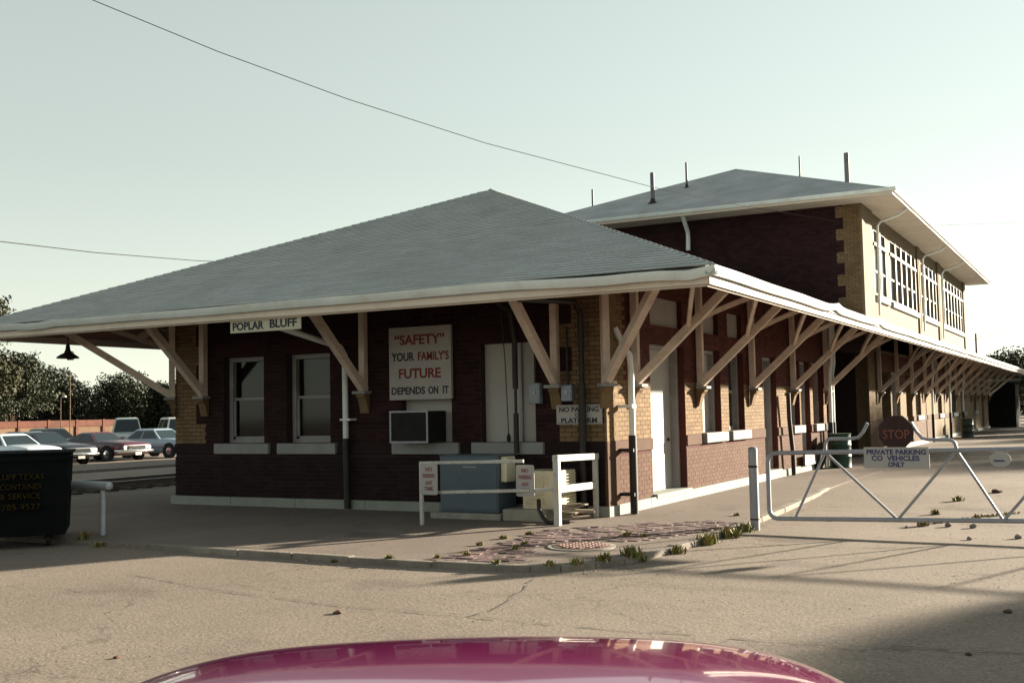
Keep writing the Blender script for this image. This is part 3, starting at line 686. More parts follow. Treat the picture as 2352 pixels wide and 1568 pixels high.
# flat soffit, fascia, gutter of the upper roof
sf = MB(); a, b, c, d = XT-TOV+.05, TOV-.05, YT0-TOV+.05, YT1+TOV-.05
sf.box(-.02, b, c, d, 7.93, 7.96); sf.box(a, -.02, c, YT0+.05, 7.93, 7.96); sf.box(a, XT, YT0+.05, d, 7.93, 7.96)
sf.build('upper_soffit', mat('upper_soffit_paint', (.52,.44,.36), .7, .12, 2), uroof)
for p, q in (((a-.03, c-.02, 7.99), (b+.02, c-.02, 7.99)), ((b+.02, c-.02, 7.99), (b+.02, d+.02, 7.99))):
    MB().bar(p, q, .03, .16).build('upper_fascia', M_TRIM, uroof)
def ugut(p, q, out):
    p = Vector(p); q = Vector(q); o_ = Vector(out); prof = [(0,0),(0,-.10),(.07,-.11),(.11,-.05),(.12,0),(.105,0),(.09,-.05),(.06,-.095),(.012,-.09),(.012,0)]
    m = MB()
    for w in (p, q):
        for u, z in prof: m.v.append(tuple(w+o_*u+Vector((0,0,z))))
    k = len(prof)
    for j in range(k): m.f.append((j, (j+1)%k, k+(j+1)%k, k+j))
    m.build('upper_gutter', M_GUT, uroof)
ugut((XT-TOV, YT0-TOV+.02, ZT+.01), (TOV+.1, YT0-TOV+.02, ZT+.01), (0,-1,0)); ugut((TOV-.02, YT0-TOV, ZT+.01), (TOV-.02, YT1+TOV, ZT+.01), (1,0,0))
# ------------------------------------------------------------------ downspouts and pipes of the station
def pipe(name, pts, r, m, n=10, parent=ST): return MB().tube(pts, r, n).build(name, m, parent, smooth=40)
for y in (22.1, 31.9, 37.7):
    pipe('downspout', [(TOV-.05,y,7.95),(.85,y,7.74),(.28,y,7.58),(.17,y,7.45),(.14,y,4.5)], .04, M_GUT)
d = pipe('downspout', [(-5.5,YT0-1.1,7.97),(-5.52,YT0-.9,7.9),(-5.62,YT0-.2,7.52),(-5.63,YT0-.15,7.4),(-5.64,YT0-.15,6.9)], .075, M_GUT)
# end wall downspout: white above, black below
d = pipe('downspout', [(-4.72,-2.45,3.2),(-4.74,-2.2,3.05),(-4.76,-.25,2.75),(-4.77,-.12,2.62),(-4.76,-.12,1.15)], .05, M_GUT)
pipe('drain_pipe', [(-4.76,-.12,1.2),(-4.74,-.12,.02)], .06, M_BLACK)
for z in (1.5,): MB().box(-4.84,-4.62,-.18,-.0,z,z+.035).build('pipe_strap', M_GUT, ST)
# corner downspout on the long side: white above, black below, straps standing off the pier
pipe('downspout', [(.03,.36,2.85),(.12,.42,2.62),(.22,.47,2.42),(.23,.48,2.2),(.23,.48,1.15)], .05, M_GUT)
pipe('drain_pipe', [(.23,.48,1.2),(.23,.48,.01)], .062, M_BLACK)
for z in (.28, .95, 1.62): MB().box(.03,.27,.40,.56,z,z+.05).build('pipe_strap', M_BLACK if z < 1.2 else M_GUT, ST)
pipe('drain_pipe', [(-.31,-2.4,3.2),(-.31,-2.1,3.12),(-.31,-.35,3.22),(-.31,-.15,3.05),(-.32,-.13,1.95)], .045, M_BLACK)
pipe('drain_pipe', [(-.32,-.13,2.0),(-.335,-.13,.01)], .058, M_BLACK)
pipe('drain_pipe', [(.17,10.0,1.9),(.15,10.1,1.3),(.17,10.25,.5),(.16,10.3,.01)], .05, M_BLACK)
for y, ym in ((14.45, M_GUT), (14.15, M_GUT), (32.8, M_GUT), (38.3, M_GUT), (43.3, M_GUT)):
    pipe('downspout', [(.26,y,3.9),(.25,y,2.7),(.2,y,2.4),(.19,y,1.1)], .05, ym); pipe('drain_pipe', [(.19,y,1.15),(.19,y,.01)], .06, M_BLACK)
# roof vent stacks
def stack(x, y, z0, z1, r, label, tip=None):
    t = tag(empty('vent_stack', (x, y, z0)), label, 'vent pipe', 'vent pipes on the upper roof')
    mm = mat('stack_metal', (.12,.12,.125), .6, .3, 6)
    MB().tube([(0,0,-.1),(0,0,z1-z0)], r, 10).build('pipe', mm, t, smooth=40)
    MB().lathe((0,0,0), [(r*2.6,-.04),(r*1.3,.06),(r*1.05,.14)], 12).build('flashing', M_BLACK, t, smooth=40)
stack(-7.19, 20.91, 8.83, 9.9, .075, 'thick vent pipe low on the near slope of the upper roof')
stack(-6.7, 23.13, 9.7, 10.63, .04, 'thin vent pipe high on the near slope of the upper roof')
stack(-2.5, 22.95, 9.5, 10.29, .028, 'thin vent pipe behind the right hip of the upper roof')
stack(-.85, 22.7, 8.88, 10.13, .085, 'thickest vent pipe near the right eave corner of the upper roof')
stack(-11.3, 24.9, 9.6, 10.45, .04, 'short thin vent pipe farthest left on the upper roof')
# ------------------------------------------------------------------ signs and fittings on the end wall
M_SIGN = mat('sign_white', (.31, .295, .28), .6, .06, 3, dirt=(.29,.275,.255), dscale=4); M_SIGNC = mat('sign_cream', (.40, .385, .30), .6, .06, 3)
M_INK = mat('sign_black_ink', (.02, .02, .03), .7); M_INKR = mat('sign_dark_red_ink', (.15, .02, .028), .7); M_INKB = mat('sign_blue_ink', (.035, .035, .12), .7); M_INKF = mat('sign_faded_red_ink', (.22, .09, .10), .7)
def board(name, label, x0, x1, y, z0, z1, lines, m, t=.02, round_=0, edge=None):
    """lines: (text, centre z, width, height, ink, dx)"""
    r = tag(empty(name, ((x0+x1)/2, y, z0)), label, 'sign'); w = (x1-x0)/2; h = z1-z0
    p = MB()
    if round_:
        P = []
        for cx, cz, a0 in ((w-round_, round_, -90), (w-round_, h-round_, 0), (-w+round_, h-round_, 90), (-w+round_, round_, 180)):
            for k in range(5): a = math.radians(a0+k*22.5); P.append((cx+round_*math.cos(a), 0, cz+round_*math.sin(a)))
        p.prism(P, (0, t, 0))
    else: p.box(-w, w, 0, t, 0, h)
    p.build('panel', m, r)
    if edge:
        e = .012
        for b in ((-w+.02, w-.02, .02, .02+e*.5), (-w+.02, w-.02, h-.02-e*.5, h-.02)): MB().box(b[0], b[1], -.003, .0, b[2], b[3]).build('border', edge, r)
    for s, zc, wd_, ht, ink, dx in lines: letter(r, s, (dx, -.003, zc), wd_, ht, ink, bold=.026)
    return r
board('station_name_sign', 'narrow cream board lettered POPLAR BLUFF hung under the eave', -5.20, -3.82, -2.43, 2.885, 3.085, [('POPLAR', .098, .62, .125, M_INK, -.33), ('BLUFF', .105, .52, .125, M_INK, .36)], M_SIGNC)
for x in (-5.0, -4.05): MB().box(x-.01-(-4.51), x+.01-(-4.51), .0, .012, .19, .30).build('hanger', M_BLACK, bpy.data.objects['station_name_sign'])
board('safety_sign', 'large white board about safety and the family hung on the dark end wall', -3.87, -2.66, -.09, 1.825, 3.025,
      [('\u201cSAFETY\u201d', .99, .98, .17, M_INKR, 0), ('YOUR', .71, .45, .145, M_INK, -.33), ("FAMILY\u2019S", .71, .60, .145, M_INKR, .27), ('FUTURE', .43, .82, .165, M_INKR, 0), ('DEPENDS', .15, .66, .125, M_INK, -.23), ('ON', .15, .19, .125, M_INK, .26), ('IT', .15, .11, .125, M_INK, .50)], M_SIGN, .06)
board('platform_parking_sign', 'small white board forbidding parking on the platform behind the black pipe', -.795, -.035, -.055, 1.385, 1.68,
      [('NO PARKING', .225, .66, .075, M_INK, 0), ('ON', .143, .13, .06, M_INK, 0), ('PLATFORM', .06, .60, .075, M_INK, 0)], M_SIGN, .02, edge=M_INK)
def nopark(name, label, x0, x1, y, z0, z1): return board(name, label, x0, x1, y, z0, z1, [('NO', .365, .11, .062, M_INKF, 0), ('PARKING', .272, .20, .06, M_INKF, 0), ('ANY', .172, .12, .055, M_INKF, 0), ('TIME', .09, .15, .055, M_INKF, 0)], M_SIGN, .008, .03)
nopark('parking_sign', 'faded no-parking sign at the left post of the white railing', -2.085, -1.795, -1.905, .435, .872)
nopark('parking_sign', 'faded no-parking sign in the middle of the white railing beside the beige unit', -.735, -.445, -1.51, .405, .848)
# window air conditioner
ac = tag(empty('window_air_conditioner', (-3.27, 0, 1.135)), 'dark window air conditioner under the large white safety board', 'air conditioner')
M_ACD = mat('air_conditioner_brown', (.018, .017, .018), .7, .2, 5, spec=.1)
b = MB(); b.box(-.36, .36, -.42, .14, .0, .50); b.build('case', M_ACD, ac, bevel=.015)
b = MB(); b.box(-.37, .37, -.435, -.42, -.01, .02); b.box(-.37, .37, -.435, -.42, .48, .51); b.box(-.37, -.34, -.435, -.42, .02, .48); b.box(.34, .37, -.435, -.42, .02, .48); b.build('front_frame', M_STEEL, ac)
for i in range(14): MB().box(-.335, .335, -.428, -.421, .035+i*.032, .047+i*.032).build('grille_slat', M_ACD, ac)
# electric boxes and conduit
M_BOXG = mat('grey_box_paint', (.20, .23, .27), .5, .2, 4)
for lab, x0, x1, z0, z1 in (('grey electric box left of the corner bracket beside the boarded door', -1.235, -1.05, 1.715, 2.03), ('grey electric box above the platform parking board', -.68, -.50, 1.74, 1.985)):
    r = tag(empty('electric_box', ((x0+x1)/2, 0, z0)), lab, 'electric box'); w = (x1-x0)/2; h = z1-z0
    MB().box(-w, w, -.12, .0, 0, h).build('case', M_BOXG, r, bevel=.008); MB().box(-w+.02, w-.02, -.128, -.121, .02, h-.02).build('door', M_BOXG, r, bevel=.003)
    MB().lathe((0, -.128, h*.55), [(.035, .0), (.035, -.02), (.0, -.03)], 12, 'y').build('meter_dial', M_SIGN, r, smooth=40)
    MB().tube([(0, -.06, h), (0, -.06, h+.9)], .02, 8).build('conduit', M_BLACK, r)
r = tag(empty('service_mast', (-1.455, -.14, .95)), 'black service conduit running down in front of the boarded door', 'conduit')
MB().tube([(0,0,0),(0,0,.62)], .042, 10).build('lower_pipe', M_BLACK, r, smooth=40); MB().tube([(0,0,.6),(0,0,1.05)], .022, 10).build('middle_pipe', M_BLACK, r, smooth=40); MB().tube([(0,0,1.0),(0,0,1.75),(.03,-.2,2.2),(.05,-.8,2.35)], .045, 10).build('upper_pipe', M_BLACK, r, smooth=40)
r = tag(empty('hanging_cable', (-1.60, -.16, 1.2)), 'thin dark cable with a weight hanging before the boarded door', 'cable')
MB().tube([(0.02,0,.05),(0.0,0,.6),(-.02,0,1.2),(-.02,-.1,1.95),(-.02,-.6,2.0)], .008, 6).build('cord', M_BLACK, r); MB().lathe((.02,0,-.06), [(.0,-.02),(.03,0),(.034,.06),(.012,.12)], 10).build('weight', M_ACD, r, smooth=40)
# gooseneck lamp under the far left eave
r = tag(empty('pendant_lamp', (-10.2, -1.33, 2.74)), 'dark bell-shaped lamp hanging under the left eave corner', 'lamp')
MB().lathe((0,0,0), [(.20,0),(.195,.025),(.13,.07),(.07,.10),(.045,.16),(.035,.24),(.012,.27)], 20).build('shade', M_BLACK, r, smooth=40)
MB().lathe((0,0,0), [(.185,.0),(.12,.06),(.0,.09)], 20).build('reflector', M_ACD, r, smooth=40); MB().tube([(0,0,.25),(0,0,.72)], .012, 8).build('stem', M_BLACK, r)
# ------------------------------------------------------------------ white railing by the wall
rl = tag(empty('white_railing', (-1.1, -1.4, 0)), 'white wooden and pipe railing round the cooling units by the wall', 'railing'); rx, ry = -1.1, -1.4
M_RAILW = mat('white_rail_paint', (.40, .39, .36), .6, .12, 4, dirt=(.22,.19,.16), dscale=9)
def L(x, y, z): return (x-rx, y-ry, z)
for nm, a, b, w, h in (('post', (-2.085,-1.875,0), (-2.085,-1.875,.90), .05, .05), ('top_rail', (-2.11,-1.88,.885), (-.55,-1.62,.905), .045, .045), ('middle_rail', (-2.09,-1.87,.46), (-.15,-1.40,.50), .045, .045),
                      ('post', (-.155,-1.38,0), (-.155,-1.38,.90), .085, .085), ('post', (-.135,-.12,0), (-.135,-.12,.88), .07, .07), ('top_rail', (-.155,-1.43,.935), (-.135,-.07,.905), .09, .09), ('middle_rail', (-.155,-1.34,.50), (-.135,-.15,.48), .04, .10)):
    MB().bar(L(*a), L(*b), w, h, (0,0,1) if a[2] == b[2] or nm != 'post' else (0,1,0)).build(nm, M_RAILW, rl, bevel=.006)
# condensers
cu = tag(empty('blue_condenser', (-1.87, -.62, .0)), 'tall blue-grey cooling cabinet behind the white railing', 'cooling unit')
M_BLUE = mat('blue_grey_enamel', (.075, .10, .122), .45, .12, 3, dirt=(.055,.072,.09), dscale=3)
MB().box(-.52, .50, -.28, .28, .10, .94).build('cabinet', M_BLUE, cu, bevel=.015); MB().box(-.50, .48, -.296, -.281, .14, .80).build('front_panel', M_BLUE, cu, bevel=.006); MB().box(-.53, .51, -.29, .29, .935, .955).build('lid', M_BLUE, cu, bevel=.008)
MB().box(-.1, .14, -.302, -.297, .77, .79).build('name_plate', M_STEEL, cu)
MB().box(.50, .60, -.2, .1, .55, .93).build('control_box', mat('cream_enamel', (.55,.52,.38), .5, .08), cu, bevel=.02)
pd = tag(MB().box(-2.5, -1.28, -1.02, -.28, 0, .095).build('concrete_pad', M_CONC, bevel=.015), 'low concrete slab under the blue cooling cabinet', 'concrete slab', 'slabs under the cooling units')
pd = tag(MB().box(-1.25, -.55, -1.0, -.25, 0, .17).build('concrete_pad', M_CONC, bevel=.015), 'low concrete slab under the beige cooling unit', 'concrete slab', 'slabs under the cooling units')
cb = tag(empty('beige_condenser', (-.66, -.62, .17)), 'small beige cooling unit with louvred side beside the railing post', 'cooling unit')
M_BEI = mat('beige_enamel', (.44, .40, .28), .5, .1, 3, dirt=(.34,.29,.2), dscale=4)
MB().box(-.30, .30, -.28, .28, 0, .56).build('cabinet', M_BEI, cb, bevel=.012)
for i in range(11): MB().bar((.308, -.25, .06+i*.044), (.308, .25, .06+i*.044), .03, .012).build('louvre', M_BEI, cb)
for i in range(7): MB().bar((-.25, -.288, .1+i*.06), (.05, -.288, .1+i*.06), .012, .02).build('front_louvre', M_BEI, cb)
# pile of old boards and a loop of hose at the railing post
M_OLD = mat('weathered_wood', (.26, .21, .155), .9, .3, 6, island=.3, dirt=(.13,.1,.08), dscale=6)
wp = tag(empty('board_pile', (-.28, -.78, 0)), 'small heap of weathered short boards behind the railing post', 'wood pile')
rp = random.Random(21)
for i in range(14):
    x = rp.uniform(-.16, .2); z = .02+.022*i*.75; a = rp.uniform(-.5, .3); ln = rp.uniform(.24, .4)
    MB().bar((x-math.cos(a)*ln/2, rp.uniform(-.25,.1)-math.sin(a)*ln/2, z), (x+math.cos(a)*ln/2, rp.uniform(-.1,.2)+math.sin(a)*ln/2, z+rp.uniform(-.02,.03)), rp.uniform(.06,.1), .022).build('short_board', M_OLD, wp)
tag(pipe('hose', [(-.62,-1.05,.32),(-.56,-1.16,.2),(-.47,-1.22,.09),(-.38,-1.25,.03),(-.22,-1.25,.025),(-.12,-1.1,.03)], .03, M_BLACK, parent=None), 'black hose bent down to the ground at the railing', 'hose')
# ------------------------------------------------------------------ pipe gate
GY = -.56; zg = gz(3.6, GY)
gt = tag(empty('pipe_gate', (2.43, GY, zg)), 'long galvanised pipe gate with diagonal braces standing on the road', 'gate')
def G(x, z): return (x-2.43, 0, z-zg)
def arc(cx, cz, r, a0, a1, n=5): return [(cx+r*math.cos(math.radians(a0+(a1-a0)*i/n)), cz+r*math.sin(math.radians(a0+(a1-a0)*i/n))) for i in range(n+1)]
zt = lambda x: .974+(x-2.64)*.0158; zb = lambda x: .104+(x-2.64)*.0185
XE = 9.4
fr = [(XE, zt(XE))]+[(2.72+i*(XE-2.72)/8, zt(2.72+i*(XE-2.72)/8)) for i in range(7, -1, -1)]+arc(2.72, zt(2.72)-.12, .12, 90, 180)[1:]+arc(2.72, zb(2.72)+.12, .12, 180, 270)+[(2.72+i*(XE-2.72)/8, zb(2.72+i*(XE-2.72)/8)) for i in range(1, 9)]
MB().tube([G(*p) for p in fr], .030, 10).build('frame', M_STEEL, gt, smooth=50)
MB().tube([G(XE, zb(XE)), G(XE, zt(XE))], .030, 10).build('end_upright', M_STEEL, gt, smooth=50)
for a, b in (((2.94, zb(2.94)), (3.365, zt(3.365))), ((3.365, zt(3.365)), (4.244, zb(4.244))), ((4.244, zb(4.244)), (4.974, zt(4.974))), ((4.974, zt(4.974)), (5.474, zb(5.474))), ((5.474, zb(5.474)), (6.2, zt(6.2))), ((6.2, zt(6.2)), (7.0, zb(7.0))), ((7.0, zb(7.0)), (7.8, zt(7.8)))):
    MB().tube([G(*a), G(*b)], .018, 8).build('brace', M_STEEL, gt, smooth=50)
hp = [(3.37, zt(3.37)), (3.37, 1.07)]+arc(3.45, 1.08, .08, 180, 90)+[(3.72, 1.162), (3.80, 1.18), (3.86, 1.25), (3.92, 1.36)]
MB().tube([G(*p) for p in hp], .022, 8).build('sign_frame', M_STEEL, gt, smooth=50)
hp = [(4.98, zt(4.98)), (4.97, 1.06)]+arc(4.89, 1.06, .08, 0, 90)+[(4.66, 1.143), (4.58, 1.16), (4.51, 1.25), (4.45, 1.36)]
MB().tube([G(*p) for p in hp], .022, 8).build('sign_frame', M_STEEL, gt, smooth=50)
gp = tag(empty('gate_post', (2.43, -.56, gz(2.43, -.56))), 'thick galvanised post at the hinge end of the pipe gate', 'post')
MB().tube([(-.03,0,-.1),(-.03,0,1.09)], .062, 14).build('pipe', M_STEEL, gp, smooth=50); MB().lathe((-.03,0,1.09), [(.065,0),(.05,.02),(.0,.03)], 14).build('cap', M_STEEL, gp, smooth=50)
ch = MB()
ch.lathe((-.03,0,.84), [(.067,0),(.067,.03)], 14); ch.build('chain', M_BLACK, gp); MB().lathe((-.03,0,.14), [(.066,0),(.066,.02)], 14).build('hinge_band', M_BLACK, gp)
sg = tag(empty('stop_sign', (4.275, GY-.045, 1.03)), 'dark red octagonal stop sign with amber letters above the gate', 'sign')
M_STOP = mat('old_stop_red', (.022, .006, .005), .6, .2, 6); M_AMB = mat('amber_reflector', (.17, .05, .028), .5, .2, 8)
R = .225; P = [(R*math.cos(math.radians(22.5+45*i))/math.cos(math.radians(22.5))*.93, 0, .21+R*math.sin(math.radians(22.5+45*i))/math.cos(math.radians(22.5))*.93) for i in range(8)]
MB().prism(P, (0, .012, 0)).build('plate', M_STOP, sg)
letter(sg, 'STOP', (0, -.003, .185), .32, .115, M_AMB, bold=.0)
MB().box(-.03, .03, .012, .05, .0, .35).build('bracket', M_STEEL, sg)
board('private_parking_sign', 'white board on the gate reserving parking for company vehicles', 3.866, 4.661, GY-.05, .785, 1.052, [('PRIVATE PARKING', .205, .72, .066, M_INKB, 0), ('CO  VEHICLES', .128, .58, .066, M_INKB, -.01), ('ONLY', .05, .20, .066, M_INKB, 0)], M_SIGN, .012)
r = tag(empty('round_tag', (5.47, GY-.04, .86)), 'small oval white plate hanging from the right part of the gate', 'plate')
MB().lathe((0,0,.055), [(.125,0),(.125,.008)], 20, 'y').build('plate', M_SIGN, r); bpy.data.objects['round_tag'].scale = (1,1,.75)
MB().box(-.07,.05,-.003,.0,.02,.045).build('faded_print', M_INKB, r)
# ------------------------------------------------------------------ barrels and small things by the long wall
def barrel(label, x, y, col):
    r = tag(empty('steel_drum', (x, y, gz(x, y) if x > 1.8 else 0)), label, 'drum', 'steel drums by the long wall')
    m = mat('drum_'+str(col), col, .5, .2, 5, dirt=(.03,.03,.025), dscale=4)
    MB().lathe((0,0,0), [(.0,.0),(.27,.0),(.28,.02),(.27,.04),(.27,.27),(.285,.29),(.27,.31),(.27,.56),(.285,.58),(.27,.60),(.27,.84),(.28,.86),(.255,.86),(.25,.60),(.0,.58)], 24).build('shell', m, r, smooth=40)
    MB().lathe((0,0,.86), [(.285,0),(.29,.012),(.26,.012)], 24).build('rim', m, r)
barrel('dark green steel drum beside the porch recess', .5, 13.7, (.02,.055,.04)); barrel('dark green steel drum far down the platform', .8, 39.0, (.018,.03,.026))
r = tag(empty('low_notice', (.12, 12.05, 0.16)), 'low pale notice plate with dark marks leaning on the wall base', 'sign'); r.rotation_euler = (0, 0, math.pi/2)
MB().box(-.55,.55,-.02,.0,0,.26).build('panel', M_SIGN, r); MB().box(-.2,.25,-.026,-.02,.06,.10).build('dark_mark', M_INK, r); MB().box(-.06,.1,-.026,-.02,.15,.21).build('dark_mark', M_INK, r)
r = tag(empty('old_tyre', (.16, 12.95, .33)), 'old black tyre leaning on the long wall', 'tyre'); r.rotation_euler = (0, .25, 0)
MB().lathe((0,0,0), [(.2,-.08),(.33,-.09),(.36,0),(.33,.09),(.2,.08),(.2,-.08)], 24, 'x').build('tread', M_BLACK, r, smooth=40)
# things seen in the porch
r = tag(empty('porch_notice_board', (-3.17, 17.6, 1.3)), 'pale notice board on the dark back wall of the porch', 'notice board'); r.rotation_euler = (0,0,math.pi/2)
MB().box(-.9,.9,-.04,0,0,.5).build('board', mat('dim_board', (.16,.12,.12), .8), r); MB().box(-.95,.95,-.05,-.01,.5,.56).build('frame', M_BRACK, r)
r = tag(empty('porch_bench', (-2.6, 17.4, .05)), 'dark wooden bench inside the porch recess', 'bench')
MB().box(-.3,.2,-1.2,1.2,.42,.46).build('seat', M_ACD, r); MB().box(-.34,-.3,-1.2,1.2,.46,.9).build('backrest', M_ACD, r)
for yy in (-1.1, 1.1): MB().box(-.3,.18,yy-.03,yy+.03,0,.42).build('leg', M_ACD, r)
# ------------------------------------------------------------------ dumpster and pipe barrier at the left
M_DUMP = mat('dumpster_dark_green', (.006, .007, .008), .9, .3, 4, dirt=(.010,.008,.007), dscale=3, spec=.04)
dp = tag(empty('dumpster', (-6.60, -5.60, gz(-6.5, -5.6))), 'black steel rubbish container with worn yellow lettering at the left edge', 'dumpster'); dp.rotation_euler = (0,0,math.radians(48))
MB().add([(-1.25,-.55,.16),(1.02,-.55,.16),(1.02,.75,.16),(-1.25,.75,.16),(-1.28,-.62,1.22),(1.06,-.62,1.22),(1.06,.8,1.22),(-1.28,.8,1.22)], [(0,3,2,1),(4,5,6,7),(0,1,5,4),(1,2,6,5),(2,3,7,6),(3,0,4,7)]).build('body', M_DUMP, dp, bevel=.01)
MB().box(-1.31,1.09,-.65,-.60,1.14,1.21).build('rim', M_DUMP, dp); MB().box(-1.31,1.09,-.66,.83,1.222,1.25).build('lid', M_DUMP, dp)
for x in (-1.2,): MB().box(x-.04,x+.04,-.66,-.56,.16,1.14).build('rib', M_DUMP, dp)
for x in (-.9, .8):
    for y in (-.3, .5): MB().lathe((x,y,.08), [(.08,-.03),(.08,.03)], 12, 'x').build('caster', M_BLACK, dp)
M_YEL = mat('worn_yellow_paint', (.035, .027, .009), .8, .8, 30, spec=.05)
for s, z, w, dx in (('BLUFF TEXAS', .94, .60, .46), ('CONTAINER', .81, .50, .49), ('& SERVICE', .69, .48, .48), ('785-9527', .55, .46, .49)): letter(dp, s, (dx, -.62+(.16-z)*.0-.018+(.75-z)*-.0, z), w, .07, M_YEL, depth=.07)
pbr = tag(empty('pipe_barrier', (-5.711, -4.42, 0)), 'low white pipe barrier with rounded end right of the black container', 'barrier')
M_PIPEW = mat('white_pipe_paint', (.42, .44, .46), .5, .15, 6)
MB().tube([(0,0,-.05),(0,0,.62)], .038, 10).build('post', M_PIPEW, pbr, smooth=50); MB().tube([(-2.2,-.05,.69),(.12,0,.68)], .062, 12).build('rail', M_PIPEW, pbr, smooth=50)
MB().lathe((.12,0,.68), [(.062,0),(.05,.025),(.0,.04)], 12, 'x').build('end_cap', M_PIPEW, pbr, smooth=50); MB().tube([(-2.0,0,-.05),(-2.0,0,.66)], .038, 10).build('post', M_PIPEW, pbr, smooth=50)
# ------------------------------------------------------------------ cars
M_TYRE = mat('tyre_rubber', (.014,.014,.015), .8); M_CHROME = mat('chrome', (.75,.75,.73), .16, .05, 5, metal=1); M_CGLASS = glassy('car_glass', (.012,.02,.024), .05, .5); M_LAMP = mat('headlamp_glass', (.75,.74,.66), .15, .05); M_UNDER = mat('car_underside', (.01,.01,.01), .9)
M_AMBL = mat('amber_lamp', (.5,.18,.03), .3); M_PLATE = mat('number_plate', (.6,.58,.5), .5)
def paint(name, c, coat=.7): return mat(name, c, .35, .06, 3, spec=.5, coat=coat)
def loft(stations, ring, caps=True):
    m = MB(); k = None
    for st in stations:
        R_ = ring(*st); k = len(R_); m.v += R_
    n = len(stations)
    for i in range(n-1):
        for j in range(k): m.f.append((i*k+j, i*k+(j+1)%k, (i+1)*k+(j+1)%k, (i+1)*k+j))
    if caps: m.f.append(tuple(range(k))[::-1]); m.f.append(tuple((n-1)*k+j for j in range(k)))
    return m
def body_ring(x, w, zb, belt, top):
    half = [(w*.82, zb), (w*.97, zb+.10), (w, (zb+belt)/2+.04), (w*.985, belt-.03), (w*.93, belt+(top-belt)*.35), (w*.74, top-(top-belt)*.12), (w*.36, top)]
    return [(x, y, z) for y, z in half]+[(x, -y, z) for y, z in half[::-1]]
def car(label, loc, rz, pm, L_=4.7, Wd=1.82, H_=1.36, cab=(.95, .30, -.95, -1.65), nose=.0, plate=True, quad=True, van=False, name='parked_car', cat='car', group='cars parked beyond the track', roofm=None):
    """local +x is forward; cab = (windscreen foot, windscreen top, rear glass top, rear glass foot)"""
    r = tag(empty(name, loc, rz), label, cat, group); h = L_/2; w = Wd/2; D = H_-.02
    bz = .80 if not van else .95
    S = [(-h, w*.86, .40, bz-.12, bz-.07), (-h+.06, w*.94, .32, bz-.06, bz+.0), (-h+.5, w*.99, .26, bz-.01, bz+.07), (-h*.45, w, .22, bz+.02, bz+.10), (0, w, .20, bz+.03, bz+.12), (h*.42, w, .22, bz+.02, bz+.13), (h*.72, w*.99, .24, bz-.02, bz+.08), (h-.14, w*.96, .30, bz-.08, bz+.02), (h-.03, w*.93, .36, bz-.12, bz-.04), (h, w*.88, .44, bz-.16, bz-.10)]
    bd = loft(S, body_ring).build('body', pm, r, smooth=50)
    wf, wt_, rt_, rf = cab; zb_ = bz+.08; y0, y1 = w*.88, w*.66
    ga = MB(); ga.add([(wf,y0,zb_),(wf,-y0,zb_),(rf,-y0,zb_),(rf,y0,zb_),(wt_,y1,D-.03),(wt_,-y1,D-.03),(rt_,-y1,D-.03),(rt_,y1,D-.03),(wt_-.1,y1*.8,D+.02),(wt_-.1,-y1*.8,D+.02),(rt_+.1,-y1*.8,D+.02),(rt_+.1,y1*.8,D+.02)], [(0,1,5,4),(1,2,6,5),(2,3,7,6),(3,0,4,7),(4,5,9,8),(5,6,10,9),(6,7,11,10),(7,4,8,11),(8,9,10,11)])
    gh = ga.build('greenhouse', roofm or pm, r, smooth=30)
    def pane(nm, q, push):
        q = [Vector(p)+Vector(push) for p in q]; MB().prism(q, Vector(push).normalized()*.004).build(nm, M_CGLASS, gh)
    def lerp(a, b, t): return Vector(a).lerp(Vector(b), t)
    A, B, C_, E_ = (wf,y0,zb_), (wf,-y0,zb_), (wt_,-y1,D-.03), (wt_,y1,D-.03)
    def quad_in(A, B, C_, E_, u0, u1, v0, v1):
        f = lambda u, v: lerp(lerp(A, B, u), lerp(E_, C_, u), v)
        return [f(u0, v0), f(u1, v0), f(u1, v1), f(u0, v1)]
    pane('windscreen', quad_in(A, B, C_, E_, .05, .95, .06, .92), (.006, 0, .004))
    A2, B2, C2, E2 = (rf,y0,zb_), (rf,-y0,zb_), (rt_,-y1,D-.03), (rt_,y1,D-.03); pane('rear_window', quad_in(A2, B2, C2, E2, .07, .93, .08, .9), (-.006, 0, .004))
    for s in (1, -1):
        A3, B3, C3, E3 = (wf,s*y0,zb_), (rf,s*y0,zb_), (rt_,s*y1,D-.03), (wt_,s*y1,D-.03)
        pane('side_window', quad_in(A3, B3, C3, E3, .06, .50, .08, .90), (0, s*.006, .002)); pane('side_window', quad_in(A3, B3, C3, E3, .54, .90 if not van else .95, .08, .90), (0, s*.006, .002))
        MB().box(-h*.62, h*.62, s*w*1.0-.008, s*w*1.0+.008, bz-.30, bz-.275).build('side_trim', M_CHROME, bd)
    for x in (h*.60, -h*.56):
        for s in (1, -1):
            MB().lathe((x, s*(w-.005), .33), [(.39,-.01),(.39,.012),(.0,.012)], 20, 'y').build('wheel_arch', M_UNDER, bd)
            t = MB().lathe((x, s*(w-.08), .315), [(.2,-.09),(.30,-.095),(.315,-.06),(.315,.06),(.30,.105),(.2,.1)], 20, 'y').build('wheel', M_TYRE, r, smooth=40)
            MB().lathe((x, s*(w-.08)+s*.085, .315), [(.20,-.02*s),(.19,.0),(.1,.02*s),(.0,.03*s)], 16, 'y').build('hub_cap', M_CHROME, t, smooth=40)
    for nm, x in (('front_bumper', h), ('rear_bumper', -h)):
        s = 1 if x > 0 else -1
        MB().tube([(x-s*.35, w*.99, .45), (x-s*.02, w*.95, .45), (x+s*.07, w*.6, .45), (x+s*.09, 0, .45), (x+s*.07, -w*.6, .45), (x-s*.02, -w*.95, .45), (x-s*.35, -w*.99, .45)], .075, 8).build(nm, M_CHROME, r, smooth=50)
